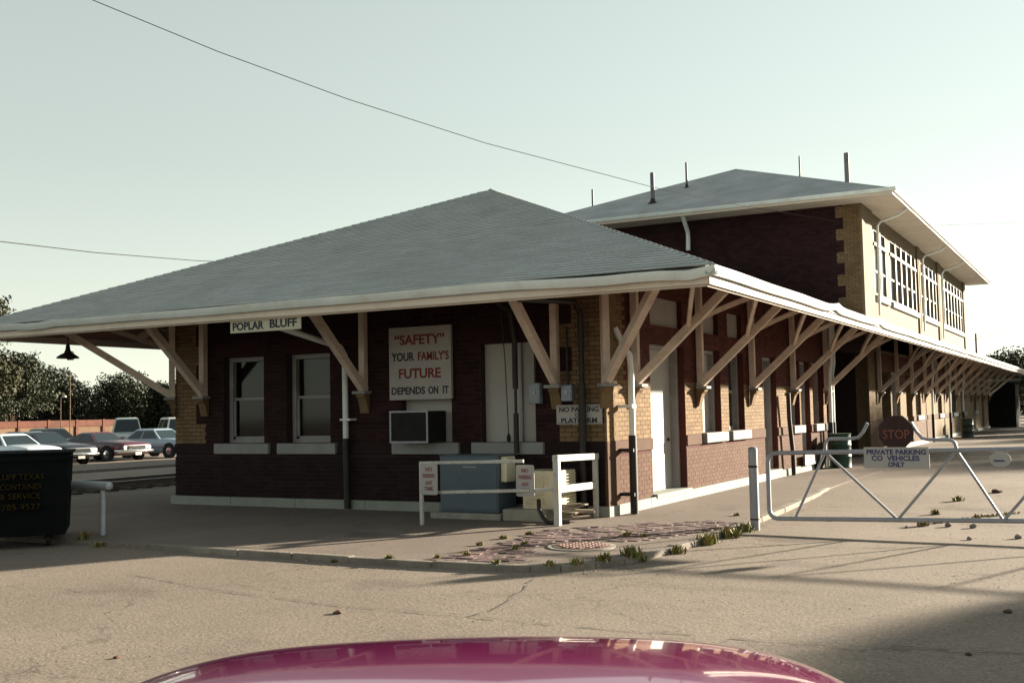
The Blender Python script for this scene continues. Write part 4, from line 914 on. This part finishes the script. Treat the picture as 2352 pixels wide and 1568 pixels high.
    gr = MB(); gr.box(h-.02, h+.018, -w*.52, w*.52, bz-.27, bz-.12); g_ = gr.build('grille', M_UNDER, r)
    for i in range(3): MB().box(h+.0, h+.028, -w*.54, w*.54, bz-.275+i*.07, bz-.258+i*.07).build('grille_bar', M_CHROME, g_)
    for s in (1, -1):
        for k, yy in enumerate((w*.80, w*.64) if quad else (w*.74,)):
            MB().lathe((h-.03, s*yy, bz-.19), [(.088,-.02),(.088,.035),(.07,.045),(.0,.06)], 14, 'x').build('headlight', M_LAMP, r, smooth=40)
        MB().box(h-.35, h-.2, s*(w*.985)-.012, s*(w*.985)+.012, bz-.22, bz-.16).build('marker_lamp', M_AMBL, bd)
        MB().box(-h-.02, -h+.02, s*w*.7-.14, s*w*.7+.14, bz-.26, bz-.14).build('tail_lamp', mat('tail_lamp_red', (.35,.02,.02), .3), r)
    if plate: MB().box(h+.06, h+.10, -.16, .16, .27, .40).build('number_plate', M_PLATE, r)
    return r
P_LB = paint('light_blue_paint', (.50,.56,.60)); P_NAVY = paint('navy_black_paint', (.006,.008,.016), .25); P_MAR = paint('maroon_paint', (.045,.004,.014), .35); P_GB = paint('grey_blue_paint', (.20,.26,.32)); P_WH = paint('white_car_paint', (.62,.63,.60)); P_BLK = paint('black_car_paint', (.02,.02,.025)); P_TEAL = paint('teal_car_paint', (.10,.15,.18))
ZL = -.26
def nose(x, y, rz, L_=4.7): return (x-math.cos(rz)*L_/2, y-math.sin(rz)*L_/2, ZL)
car('pale blue-white sedan partly out of frame at the far left', nose(-30.6, 14.4, -.05), -.05, P_LB)
car('black-blue sedan with bright chrome front next to the maroon coupe', nose(-31.0, 16.3, -.06), -.06, P_NAVY, cab=(.85,.2,-1.1,-1.75), L_=5.0, H_=1.38)
car('maroon coupe with round headlamps and chrome grille', nose(-31.6, 20.0, -.02, 4.6), -.02, P_MAR, L_=4.6, H_=1.30, cab=(.55,-.05,-.75,-1.6), quad=False)
car('grey-blue coupe half hidden by the station corner', nose(-31.4, 23.5, .02), .02, P_GB, H_=1.38, cab=(.75,.15,-1.0,-1.7))
car('cream white estate car behind the pale blue sedan', nose(-37.5, 15.6, -.05, 4.9), -.05, P_WH, L_=4.9, H_=1.62, cab=(1.0,.4,-1.9,-2.3))
car('small black car behind the maroon coupe', nose(-41.5, 25.3, .0), .0, P_BLK, H_=1.45)
car('dark teal car between the navy sedan and the maroon coupe', nose(-37.0, 20.4, .0), .0, P_TEAL, H_=1.36)
car('pale panel truck behind the grey-blue coupe', (-46.2, 32.6, ZL), -.72, paint('pale_truck_paint', (.44,.50,.48)), L_=4.9, Wd=1.95, H_=1.95, cab=(1.5,1.15,-2.1,-2.3), van=True, cat='truck')
car('maroon and white van behind the station corner', (-42.6, 33.2, ZL), -.62, P_MAR, L_=4.8, Wd=1.95, H_=1.92, cab=(1.6,1.2,-2.1,-2.3), van=True, cat='van', roofm=P_WH)
car('white car far beyond the right end of the depot', (2.0, 86, 0), math.radians(-70), P_WH, group='cars parked beyond the depot')
# ------------------------------------------------------------------ the red car in front of the camera
P_RED = mat('crimson_car_paint', (.17, .001, .07), .2, .03, 2, spec=.6, coat=1.0)
fc = tag(empty('red_car', (0,0,0)), 'crimson car whose glossy hood fills the bottom of the picture', 'car')
FA = math.radians(90+28.0); fdir = Vector((math.cos(FA), math.sin(FA), 0)); fside = Vector((-fdir.y, fdir.x, 0))
org = Vector((CAM.x, CAM.y, 0))+fdir*.80+fside*.115
fc.location = (org.x, org.y, .004); fc.rotation_euler = (0,0,FA)
F = [(-2.3,.78,.40,.74,.80),(-2.22,.86,.32,.80,.88),(-1.8,.90,.26,.85,.98),(-1.2,.91,.22,.88,1.0),(-.2,.92,.2,.90,1.01),(.6,.92,.2,.90,1.035),(1.0,.92,.22,.90,1.058),(1.35,.91,.23,.895,1.074),(1.62,.895,.25,.885,1.068),(1.82,.87,.27,.87,1.054),(1.98,.82,.3,.86,1.036),(2.10,.74,.33,.85,1.016),(2.19,.63,.36,.84,.995),(2.26,.49,.38,.82,.968),(2.30,.35,.42,.78,.93),(2.315,.22,.5,.72,.86)]
def hood_ring(x, w, zb, belt, top):
    half = [(w*.85, zb), (w*.97, zb+.12), (w, (zb+belt)/2+.05), (w*.995, belt-.04), (w*.965, belt+(top-belt)*.35), (w*.88, belt+(top-belt)*.74), (w*.68, top-.016), (w*.40, top-.005), (w*.14, top)]
    return [(x, y, z) for y, z in half]+[(x, -y, z) for y, z in half[::-1]]
b = b_red = loft(F, hood_ring).build('body', P_RED, fc, smooth=80); sd = b.modifiers.new('sub', 'SUBSURF'); sd.levels = 2; sd.render_levels = 3
g_ = MB(); g_.add([(.75,.78,.98),(.75,-.78,.98),(-1.75,-.78,.96),(-1.75,.78,.96),(.02,.60,1.27),(.02,-.60,1.27),(-1.05,-.60,1.27),(-1.05,.60,1.27),(-.08,.45,1.31),(-.08,-.45,1.31),(-.95,-.45,1.31),(-.95,.45,1.31)], [(0,1,5,4),(1,2,6,5),(2,3,7,6),(3,0,4,7),(4,5,9,8),(5,6,10,9),(6,7,11,10),(7,4,8,11),(8,9,10,11)])
gh = g_.build('greenhouse', P_RED, fc, smooth=30)
for nm, q in (('windscreen', [(.72,.70,1.01),(.72,-.70,1.01),(.07,-.56,1.255),(.07,.56,1.255)]), ('rear_window', [(-1.70,.7,.99),(-1.70,-.7,.99),(-1.1,-.56,1.25),(-1.1,.56,1.25)])):
    MB().prism([Vector(p)+Vector((0,0,.012)) for p in q], (0,0,.006)).build(nm, M_CGLASS, gh)
for s in (1,-1):
    MB().prism([(.55,s*.785,1.0),(-1.5,s*.785,.99),(-1.0,s*.625,1.25),(.05,s*.625,1.25)], (0,s*.006,0)).build('side_window', M_CGLASS, gh)
    for x in (1.45,-1.35):
        MB().lathe((x, s*.905, .33), [(.37,-.01),(.37,.012),(.0,.012)], 20, 'y').build('wheel_arch', M_UNDER, b)
        t = MB().lathe((x, s*.83, .31), [(.2,-.09),(.30,-.095),(.31,-.06),(.31,.06),(.30,.105),(.2,.1)], 20, 'y').build('wheel', M_TYRE, fc, smooth=40); MB().lathe((x, s*.92, .31), [(.2,-.02*s),(.1,.02*s),(0,.03*s)], 16, 'y').build('hub_cap', M_CHROME, t, smooth=40)
    MB().lathe((2.12, s*.55, .66), [(.085,-.02),(.085,.10),(.0,.13)], 14, 'x').build('headlight', M_LAMP, fc, smooth=40)
    MB().box(.5,.62,s*.95-.1,s*.95+.1,.98,1.08).build('mirror', M_CHROME, fc)
MB().tube([(1.95,.88,.45),(2.25,.72,.45),(2.36,.3,.45),(2.38,0,.45),(2.36,-.3,.45),(2.25,-.72,.45),(1.95,-.88,.45)], .07, 8).build('front_bumper', M_CHROME, fc, smooth=50)
MB().tube([(-2.0,.88,.45),(-2.3,.8,.45),(-2.36,0,.45),(-2.3,-.8,.45),(-2.0,-.88,.45)], .07, 8).build('rear_bumper', M_CHROME, fc, smooth=50)
# ------------------------------------------------------------------ trees
M_BARK = mat('bark', (.07,.05,.035), .9, .3, 6, bump=.4)
def leafm(name, c, tr=.12):
    m = mat(name, c, .65, .3, .6, island=.45, spec=.25); return m
def tree(name, label, x, y, h, cr, mleaf, seed, nl=5200, leaf=.30, z0=0, trunk_h=.3, group=None, squash=.85, lobes=11):
    R_ = np.random.RandomState(seed); t = tag(empty(name, (x, y, z0)), label, 'tree', group)
    th = h*trunk_h; m = MB(); m.tube([(0,0,-.3),(.03*h*R_.uniform(-1,1),0,th*.6),(.05*h*R_.uniform(-.5,.5),.03*h*R_.uniform(-1,1),th*1.3),(0,0,h*.75)], [h*.032,h*.026,h*.02,h*.006], 9)
    cl = []
    for i in range(lobes):
        a = R_.uniform(0, 2*math.pi); rr = cr*R_.uniform(.25,.72); zz = th+(h-th)*R_.uniform(.18,.86); f = 1-abs((zz-th)/(h-th)-.45)*.9
        c = np.array([rr*f*math.cos(a), rr*f*math.sin(a), zz]); s = cr*R_.uniform(.28,.5)*(.7+.4*f); cl.append((c, s))
        m.tube([(0,0,th*R_.uniform(.7,1.2)), tuple(c*np.array([.5,.5,.85])), tuple(c)], [h*.014,h*.009,h*.003], 5)
    cl.append((np.array([0,0,th+(h-th)*.8]), cr*.42))
    m.build('trunk', M_BARK, t, smooth=50)
    tot = sum(s**2 for c, s in cl); V = []; 
    for c, s in cl:
        n = int(nl*s*s/tot); d = R_.normal(size=(n,3)); d /= np.linalg.norm(d, axis=1)[:,None]; rad = s*R_.uniform(.35,1.08,n)**.6
        # ragged sprays
        ph = R_.uniform(0,6,3); rad *= 1+.22*np.sin(5*d[:,0]+ph[0])*np.sin(5*d[:,1]+ph[1])+.12*np.sin(11*d[:,2]+ph[2])
        p = c+d*rad[:,None]*np.array([1,1,squash]); V.append(p)
    p = np.concatenate(V); n = len(p); a = R_.normal(size=(n,3)); a /= np.linalg.norm(a, axis=1)[:,None]; b_ = np.cross(a, R_.normal(size=(n,3))); b_ /= np.linalg.norm(b_, axis=1)[:,None]
    sz = leaf*R_.uniform(.55,1.25,n)[:,None]; q = np.stack([p-a*sz*.5, p+b_*sz*.32, p+a*sz*.5, p-b_*sz*.32], 1).reshape(-1,3)
    me = bpy.data.meshes.new('crown'); me.vertices.add(4*n); me.vertices.foreach_set('co', q.ravel()); me.loops.add(4*n); me.polygons.add(n)
    me.loops.foreach_set('vertex_index', np.arange(4*n, dtype=np.int32)); me.polygons.foreach_set('loop_start', np.arange(0, 4*n, 4, dtype=np.int32)); me.polygons.foreach_set('loop_total', np.full(n, 4, dtype=np.int32)); me.update(); me.materials.append(mleaf)
    o = bpy.data.objects.new('crown', me); COL.objects.link(o); o.parent = t
    return t
LF1 = leafm('leaves_dark', (.015,.021,.010)); LF2 = leafm('leaves_mid', (.024,.031,.013)); LF3 = leafm('leaves_olive', (.034,.034,.013))
tree('broadleaf_tree', 'tall loose tree at the far left edge behind the parked cars', -62.5, 33.0, 10.5, 4.2, LF3, 1, 22000, .24, ZL, group='trees beyond the car park')
tree('broadleaf_tree', 'olive tree right of the tall left-edge tree', -70, 42, 7.0, 3.6, LF2, 2, 20000, .24, ZL, group='trees beyond the car park')
FT = [(-84,53,6.6,4.6),(-87,60.5,6.3,5.0),(-84,66,5.6,4.8),(-82,70,5.2,4.6),(-79,74,5.6,4.8),(-76,78,6.4,5),(-92,50,7.4,5.5)]
for i, (x, y, h, c) in enumerate(FT):
    tree('broadleaf_tree', ['dark round tree second in the row behind the brick wall','dark tree third in the row behind the brick wall','dark tree middle of the row behind the light poles','low dark tree in the row left of the station corner','dark tree just left of the station corner','dark tree hidden half by the station corner','broad dark tree leftmost in the row behind the brick wall'][i], x, y, h, c, LF1 if i % 2 else LF2, 10+i, 17000, .27, ZL, .2, 'trees beyond the car park')
tree('broadleaf_tree', 'slender tree seen between the corner strut and the station wall', -37.5, 34.5, 6.2, 1.7, LF2, 31, 7000, .16, ZL, .35, 'trees beyond the car park')
for i, (x, y, h, c) in enumerate([(-2.5,118,6.5,5.5),(1.2,128,7.5,5.5),(4.5,112,6.0,4.5)]):
    tree('broadleaf_tree', ['green tree left of the others beyond the far end of the depot','tallest green tree beyond the far end of the depot','green tree at the right frame edge beyond the depot'][i], x, y, h, c, (LF3, LF2, LF3)[i], 50+i, 14000, .30, 0, .2, 'trees beyond the depot')
# trees at the right whose shade falls across the road
ST_ = [(16.78, 9.6, 4.9, 2.7), (22.2, 6.0, 6.6, 3.2)]
for i, (x, y, h, c) in enumerate(ST_):
    tree('broadleaf_tree', ['smaller tree on the right whose shade falls by the gate','larger tree on the right whose shade falls beside the road edge'][i], x, y, h, c, LF2, 70+i, 15000, .30, -.08, .34, 'shade trees right of the road')
for i, (x, y, h, c) in enumerate([(33.5,61.5,14.0,4.6),(29,64.5,14.2,4.6),(24,67,9.4,3.8),(20.3,69,9.2,3.6),(16.5,71.8,11.6,3.8),(13.5,77,13,4.8),(9,83,13,4.8)]):
    tree('broadleaf_tree', ['nearest','second','third','fourth','fifth','sixth','farthest'][i]+' shade tree in the row right of the road beyond the gate', x, y, h, c, LF2, 80+i, 6500, .42, 0, .15, 'row of shade trees along the road')
# ------------------------------------------------------------------ brick wall beyond the car park, poles, wires
bw = tag(empty('brick_boundary_wall', (-58, 37.5, ZL)), 'long orange-brown brick wall behind the parked cars', 'wall')
M_BW = mat('orange_brick_far', (.13,.078,.046), .9, .25, 1.2, island=.1, fine=.2); M_BWT = mat('rust_coping', (.095,.036,.024), .9, .3, 2)
for i in range(5):
    y0 = -6+i*2.35; MB().box(-.2,.2,y0+.01,y0+2.34,0,1.42).build('wall_panel', M_BW, bw); MB().box(-.26,.26,y0+.01,y0+2.34,1.42,1.86).build('coping', M_BWT, bw)
for i in range(6): MB().box(-.3,.3,-6.1+i*2.35,-5.9+i*2.35,0,1.9).build('pier', M_BWT, bw)
M_POLE = mat('weathered_pole', (.13,.085,.055), .9, .3, 3)
def upole(label, x, y, h, r=.12, z0=0, lamp=False, arms=True):
    t = tag(empty('utility_pole' if not lamp else 'light_pole', (x, y, z0)), label, 'pole'); MB().tube([(0,0,-.3),(0,0,h)], [r, r*.7], 8).build('pole', M_POLE, t, smooth=50)
    if lamp:
        MB().tube([(0,0,h-.1),(.3,-.1,h+.1),(.55,-.2,h+.08)], .03, 6).build('arm', M_STEEL, t); MB().lathe((.6,-.22,h), [(.14,0),(.11,.1),(.02,.14)], 12).build('lamp_head', M_SIGN, t)
    elif arms:
        MB().bar((-.9,0,h-.5),(.9,0,h-.5),.09,.11).build('crossarm', M_POLE, t)
        for s in (-.8,-.3,.3,.8): MB().lathe((s,0,h-.44), [(.03,0),(.04,.05),(.02,.1)], 8).build('insulator', M_ACD, t)
    return t
upole('shorter light pole with a white lamp in front of the trees', -51.5, 32.1, 3.3, .035, ZL, lamp=True); upole('taller thin pole right of the light pole in front of the trees', -55, 35.7, 5.0, .04, ZL, arms=False)
upole('utility pole rising behind the far end of the depot roof', -2.9, 81.8, 7.2, .10, arms=False); MB().lathe((.25,-.2,5.9), [(.22,0),(.25,.1),(.25,.5),(.1,.6)], 10).build('transformer', M_ACD, bpy.data.objects['utility_pole'])
upole('utility pole at the left from which the near cable starts', -10.6, -5.2, 10.4, .14, 0)
upole('utility pole out of frame at the right carrying the far cable', 26, 64, 12.2, .15, 0)
def cable(label, pts, r): return tag(MB().tube(pts, r, 6).build('overhead_cable', M_BLACK), label, 'cable', 'overhead cables')
cable('long dark cable sagging from top left across the sky to the upper wall', [(-10.6,-5.2,9.95),(-10.0,-4.0,9.62),(-9.04,-1.81,9.12),(-8.18,.45,8.66),(-7.12,3.19,8.22),(-5.78,6.69,7.82),(-3.74,11.99,7.46),(-2.42,15.43,7.37),(-.61,20.13,7.38)], .008)
cable('thin pale cable leaving the upper corner toward the right', [(-.61,20.13,7.38),(-.3,20.0,7.35),(1.0,22.5,7.4),(8,35,8.8),(26,64,11.7)], .005)
cable('faint cable crossing the sky at the left behind the roof', [(-30,2,8.9),(-30,11.8,8.4),(-30,16.3,8.5),(-30,22,8.8),(-30,34,9.8)], .018)
cable('thin cable rising to the right from the far utility pole', [(-9,80,6.1),(-2.9,81.8,6.7),(3,84,8.4),(12,88,11.5)], .016)
# far woods that read as one dark mass
def woods(name, label, line, h, depth, n, leaf, m, seed):
    R_ = np.random.RandomState(seed); L_ = np.array(line, float); seg = R_.randint(0, len(L_)-1, n); t = R_.rand(n)[:,None]
    base = L_[seg]*(1-t)+L_[seg+1]*t; a = base[:,0]*.31+base[:,1]*.23
    hh = h*(.72+.16*np.sin(a*1.1)+.10*np.sin(a*2.7+1)+.06*np.sin(a*6.1+2)); f = 1-R_.rand(n)**1.7
    p = np.column_stack([base[:,0]+R_.normal(0, depth, n), base[:,1]+R_.normal(0, depth, n), hh*f-.3])
    u = R_.normal(size=(n,3)); u /= np.linalg.norm(u, axis=1)[:,None]; v = np.cross(u, R_.normal(size=(n,3))); v /= np.linalg.norm(v, axis=1)[:,None]; sz = leaf*R_.uniform(.6,1.3,n)[:,None]
    q = np.stack([p-u*sz*.5, p+v*sz*.35, p+u*sz*.5, p-v*sz*.35], 1).reshape(-1,3); mb = MB(); mb.v = [tuple(w) for w in q]; mb.f = [(4*i,4*i+1,4*i+2,4*i+3) for i in range(n)]
    me = bpy.data.meshes.new(name); me.from_pydata(mb.v, [], mb.f); me.materials.append(m); o = bpy.data.objects.new(name, me); COL.objects.link(o); tag(o, label, 'woods', kind='stuff')
woods('far_woods', 'dark green belt of far woods behind the car park', [(-112,52),(-104,66),(-97,76),(-88,90),(-72,106)], 6.2, 1.6, 42000, .5, LF1, 301)
woods('far_woods', 'dark green belt of far woods beyond the far end of the depot', [(-14,140),(0,138),(12,134)], 6.5, 1.6, 16000, .5, LF2, 302)
# dark shed under the far end of the canopy
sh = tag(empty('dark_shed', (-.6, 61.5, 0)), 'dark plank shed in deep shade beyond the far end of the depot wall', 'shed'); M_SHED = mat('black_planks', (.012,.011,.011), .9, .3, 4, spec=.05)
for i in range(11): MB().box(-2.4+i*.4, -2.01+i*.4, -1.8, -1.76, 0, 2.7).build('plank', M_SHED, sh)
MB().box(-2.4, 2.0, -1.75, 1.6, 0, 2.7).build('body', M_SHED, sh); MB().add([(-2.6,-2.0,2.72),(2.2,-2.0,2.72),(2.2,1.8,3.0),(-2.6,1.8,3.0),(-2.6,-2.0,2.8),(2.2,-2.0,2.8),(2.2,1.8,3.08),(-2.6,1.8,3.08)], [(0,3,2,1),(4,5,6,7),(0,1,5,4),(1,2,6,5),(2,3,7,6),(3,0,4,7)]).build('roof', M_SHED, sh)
# ------------------------------------------------------------------ weeds, stones, leaves on the ground
M_WEED = mat('weed_leaves', (.14,.155,.035), .7, .4, 8, island=.5); M_WEEDB = mat('dry_weed', (.20,.125,.06), .8, .4, 8, island=.4)
wv = random.Random(9); gw = MB(); dw = MB()
def tuft(x, y, s, n, dry=.42):
    z = gz(x, y) if not (inside(x, y, edge+[(-12.6,75)])) else 0
    for i in range(n):
        a = wv.uniform(0, 6.28); d = Vector((math.cos(a), math.sin(a), 0)); hgt = s*wv.uniform(.4,1.1); ln = s*wv.uniform(.2,.9); w = Vector((-d.y, d.x, 0))*wv.uniform(.006,.014)
        o_ = Vector((x+wv.gauss(0, s*.35), y+wv.gauss(0, s*.35), z)); t = dw if wv.random() < dry else gw
        t.add([o_-w, o_+w, o_+d*ln*.5+w*.8+Vector((0,0,hgt*.7)), o_+d*ln*.5-w*.8+Vector((0,0,hgt*.7)), o_+d*ln+Vector((0,0,hgt))], [(0,1,2,3),(3,2,4)])
for x, y, s, n in [(1.52,-4.98,.07,40),(1.72,-4.78,.08,40),(1.9,-4.45,.10,60),(2.05,-4.05,.13,90),(2.1,-3.9,.10,40),(2.25,-3.2,.10,60),(2.3,-2.3,.15,110),(2.3,-2.1,.12,60),(2.32,-1.5,.16,110),(2.32,-1.3,.12,50),(2.34,-.75,.13,80),(1.24,-2.24,.08,60),(1.5,-2.3,.06,40),(-.06,-3.7,.05,60),(-.12,-3.0,.05,60),(-.02,-2.5,.05,40),(.3,-4.6,.06,60),(.1,-4.9,.05,50),(.45,-3.5,.06,60),(.55,-3.9,.05,40),(.95,-5.1,.06,50),(-.4,-5.1,.05,50),(-1.1,-5.18,.04,50),(4.36,.68,.10,70),(4.31,2.28,.09,40),(4.34,4.7,.10,60),(4.6,1.3,.06,40),(4.9,2.0,.06,40),(1.75,.7,.05,30),(-5.5,-4.9,.12,60),(-5.0,-5.1,.08,50)]: tuft(x, y, s, n)
for i in range(60):
    t_ = wv.random(); tuft(4.36+t_*1.0+wv.uniform(-.06,.06), .8+t_*2.0, .035, 5)
tag(gw.build('weeds', M_WEED), 'green weeds and grass growing along the kerb and road cracks', 'weeds', kind='stuff'); tag(dw.build('dry_weeds', M_WEEDB), 'dry brown weeds among the green along the kerb', 'weeds', kind='stuff')
M_STONE = mat('stone', (.17,.15,.14), .9, .3, 8, island=.3); M_LEAFB = mat('fallen_leaf', (.07,.035,.02), .8, .3, 8)
def rock(label, x, y, s, m, name='stone', group='loose stones by the gate', flat=.6):
    q = random.Random(int(x*1000+y*77)); bm = bmesh.new(); bmesh.ops.create_icosphere(bm, subdivisions=2, radius=1)
    for v in bm.verts: k = 1+.25*math.sin(v.co.x*3+q.random())*math.cos(v.co.y*4)+q.uniform(-.08,.08); v.co = Vector((v.co.x*k*s, v.co.y*k*s*.75, v.co.z*k*s*flat))
    me = bpy.data.meshes.new(name); bm.to_mesh(me); bm.free(); me.materials.append(m); o = bpy.data.objects.new(name, me); COL.objects.link(o); o.location = (x, y, gz(x, y)+s*flat*.7); o.rotation_euler = (0,0,q.uniform(0,3)); tag(o, label, name.split('_')[-1], group)
for lab, x, y, s in [('largest grey stone behind the gate below the second brace',4.68,.67,.055),('grey stone right of the largest stone behind the gate',5.0,.60,.05),('small stone in front of the gate nearest the camera',5.1,-.79,.04),('stone at the right frame edge just in front of the gate',5.62,-.47,.055),('small pebble behind the middle of the gate',4.2,.35,.03),('smallest pebble behind the left part of the gate',3.1,.9,.028)]: rock(lab, x, y, s, M_STONE)
for lab, x, y, s in [('brown leaf lying on the road left of the car hood', .924, -7.74, .05), ('brown crumpled leaf beyond the gate at the right', 4.79, 6.45, .10), ('dark leaf at the lower left of the road', .525, -9.72, .028), ('dark scrap in the tree shade at the right edge', 5.908, -5.646, .045), ('dark upright scrap at the lower right', 5.794, -7.331, .03), ('pale pebble on the kerb edge left of the paving', -1.438, -5.25, .03)]: rock(lab, x, y, s, M_LEAFB if 'pale' not in lab else M_SILL, 'dead_leaf' if 'leaf' in lab else 'scrap', None, .35)

# gravel and grit scattered over the road and kerb
gv = MB(); rg = random.Random(4)
def grit(x, y, s):
    z = gz(x, y) if not inside(x, y, edge+[(-12.6,75)]) else 0
    a = rg.uniform(0, 6.28); c_, s_ = math.cos(a)*s, math.sin(a)*s
    gv.add([(x+c_, y+s_, z), (x-s_*.8, y+c_*.8, z), (x-c_, y-s_, z), (x+s_*.8, y-c_*.8, z), (x+c_*.2, y, z+s*rg.uniform(.5,.9))], [(0,1,4),(1,2,4),(2,3,4),(3,0,4)])
for i in range(1500):
    x, y = rg.uniform(-3, 6.6), rg.uniform(-11, -4.6)
    if rg.random() < .5: grit(x, y, rg.uniform(.004,.010))
    else: k = rg.randrange(5, 18); a, b = edge[k], edge[k+1]; t = rg.random(); grit(a[0]+(b[0]-a[0])*t+rg.gauss(.12,.14), a[1]+(b[1]-a[1])*t-abs(rg.gauss(.05,.16)), rg.uniform(.004,.013))
for i in range(700): grit(rg.uniform(2.3, 6.5), rg.uniform(-4.5, 6), rg.uniform(.004,.011))
tag(gv.build('gravel', mat('grit', (.20,.175,.15), .9, .3, 9, island=.5)), 'fine grit and gravel scattered on the road surface', 'gravel', kind='stuff')
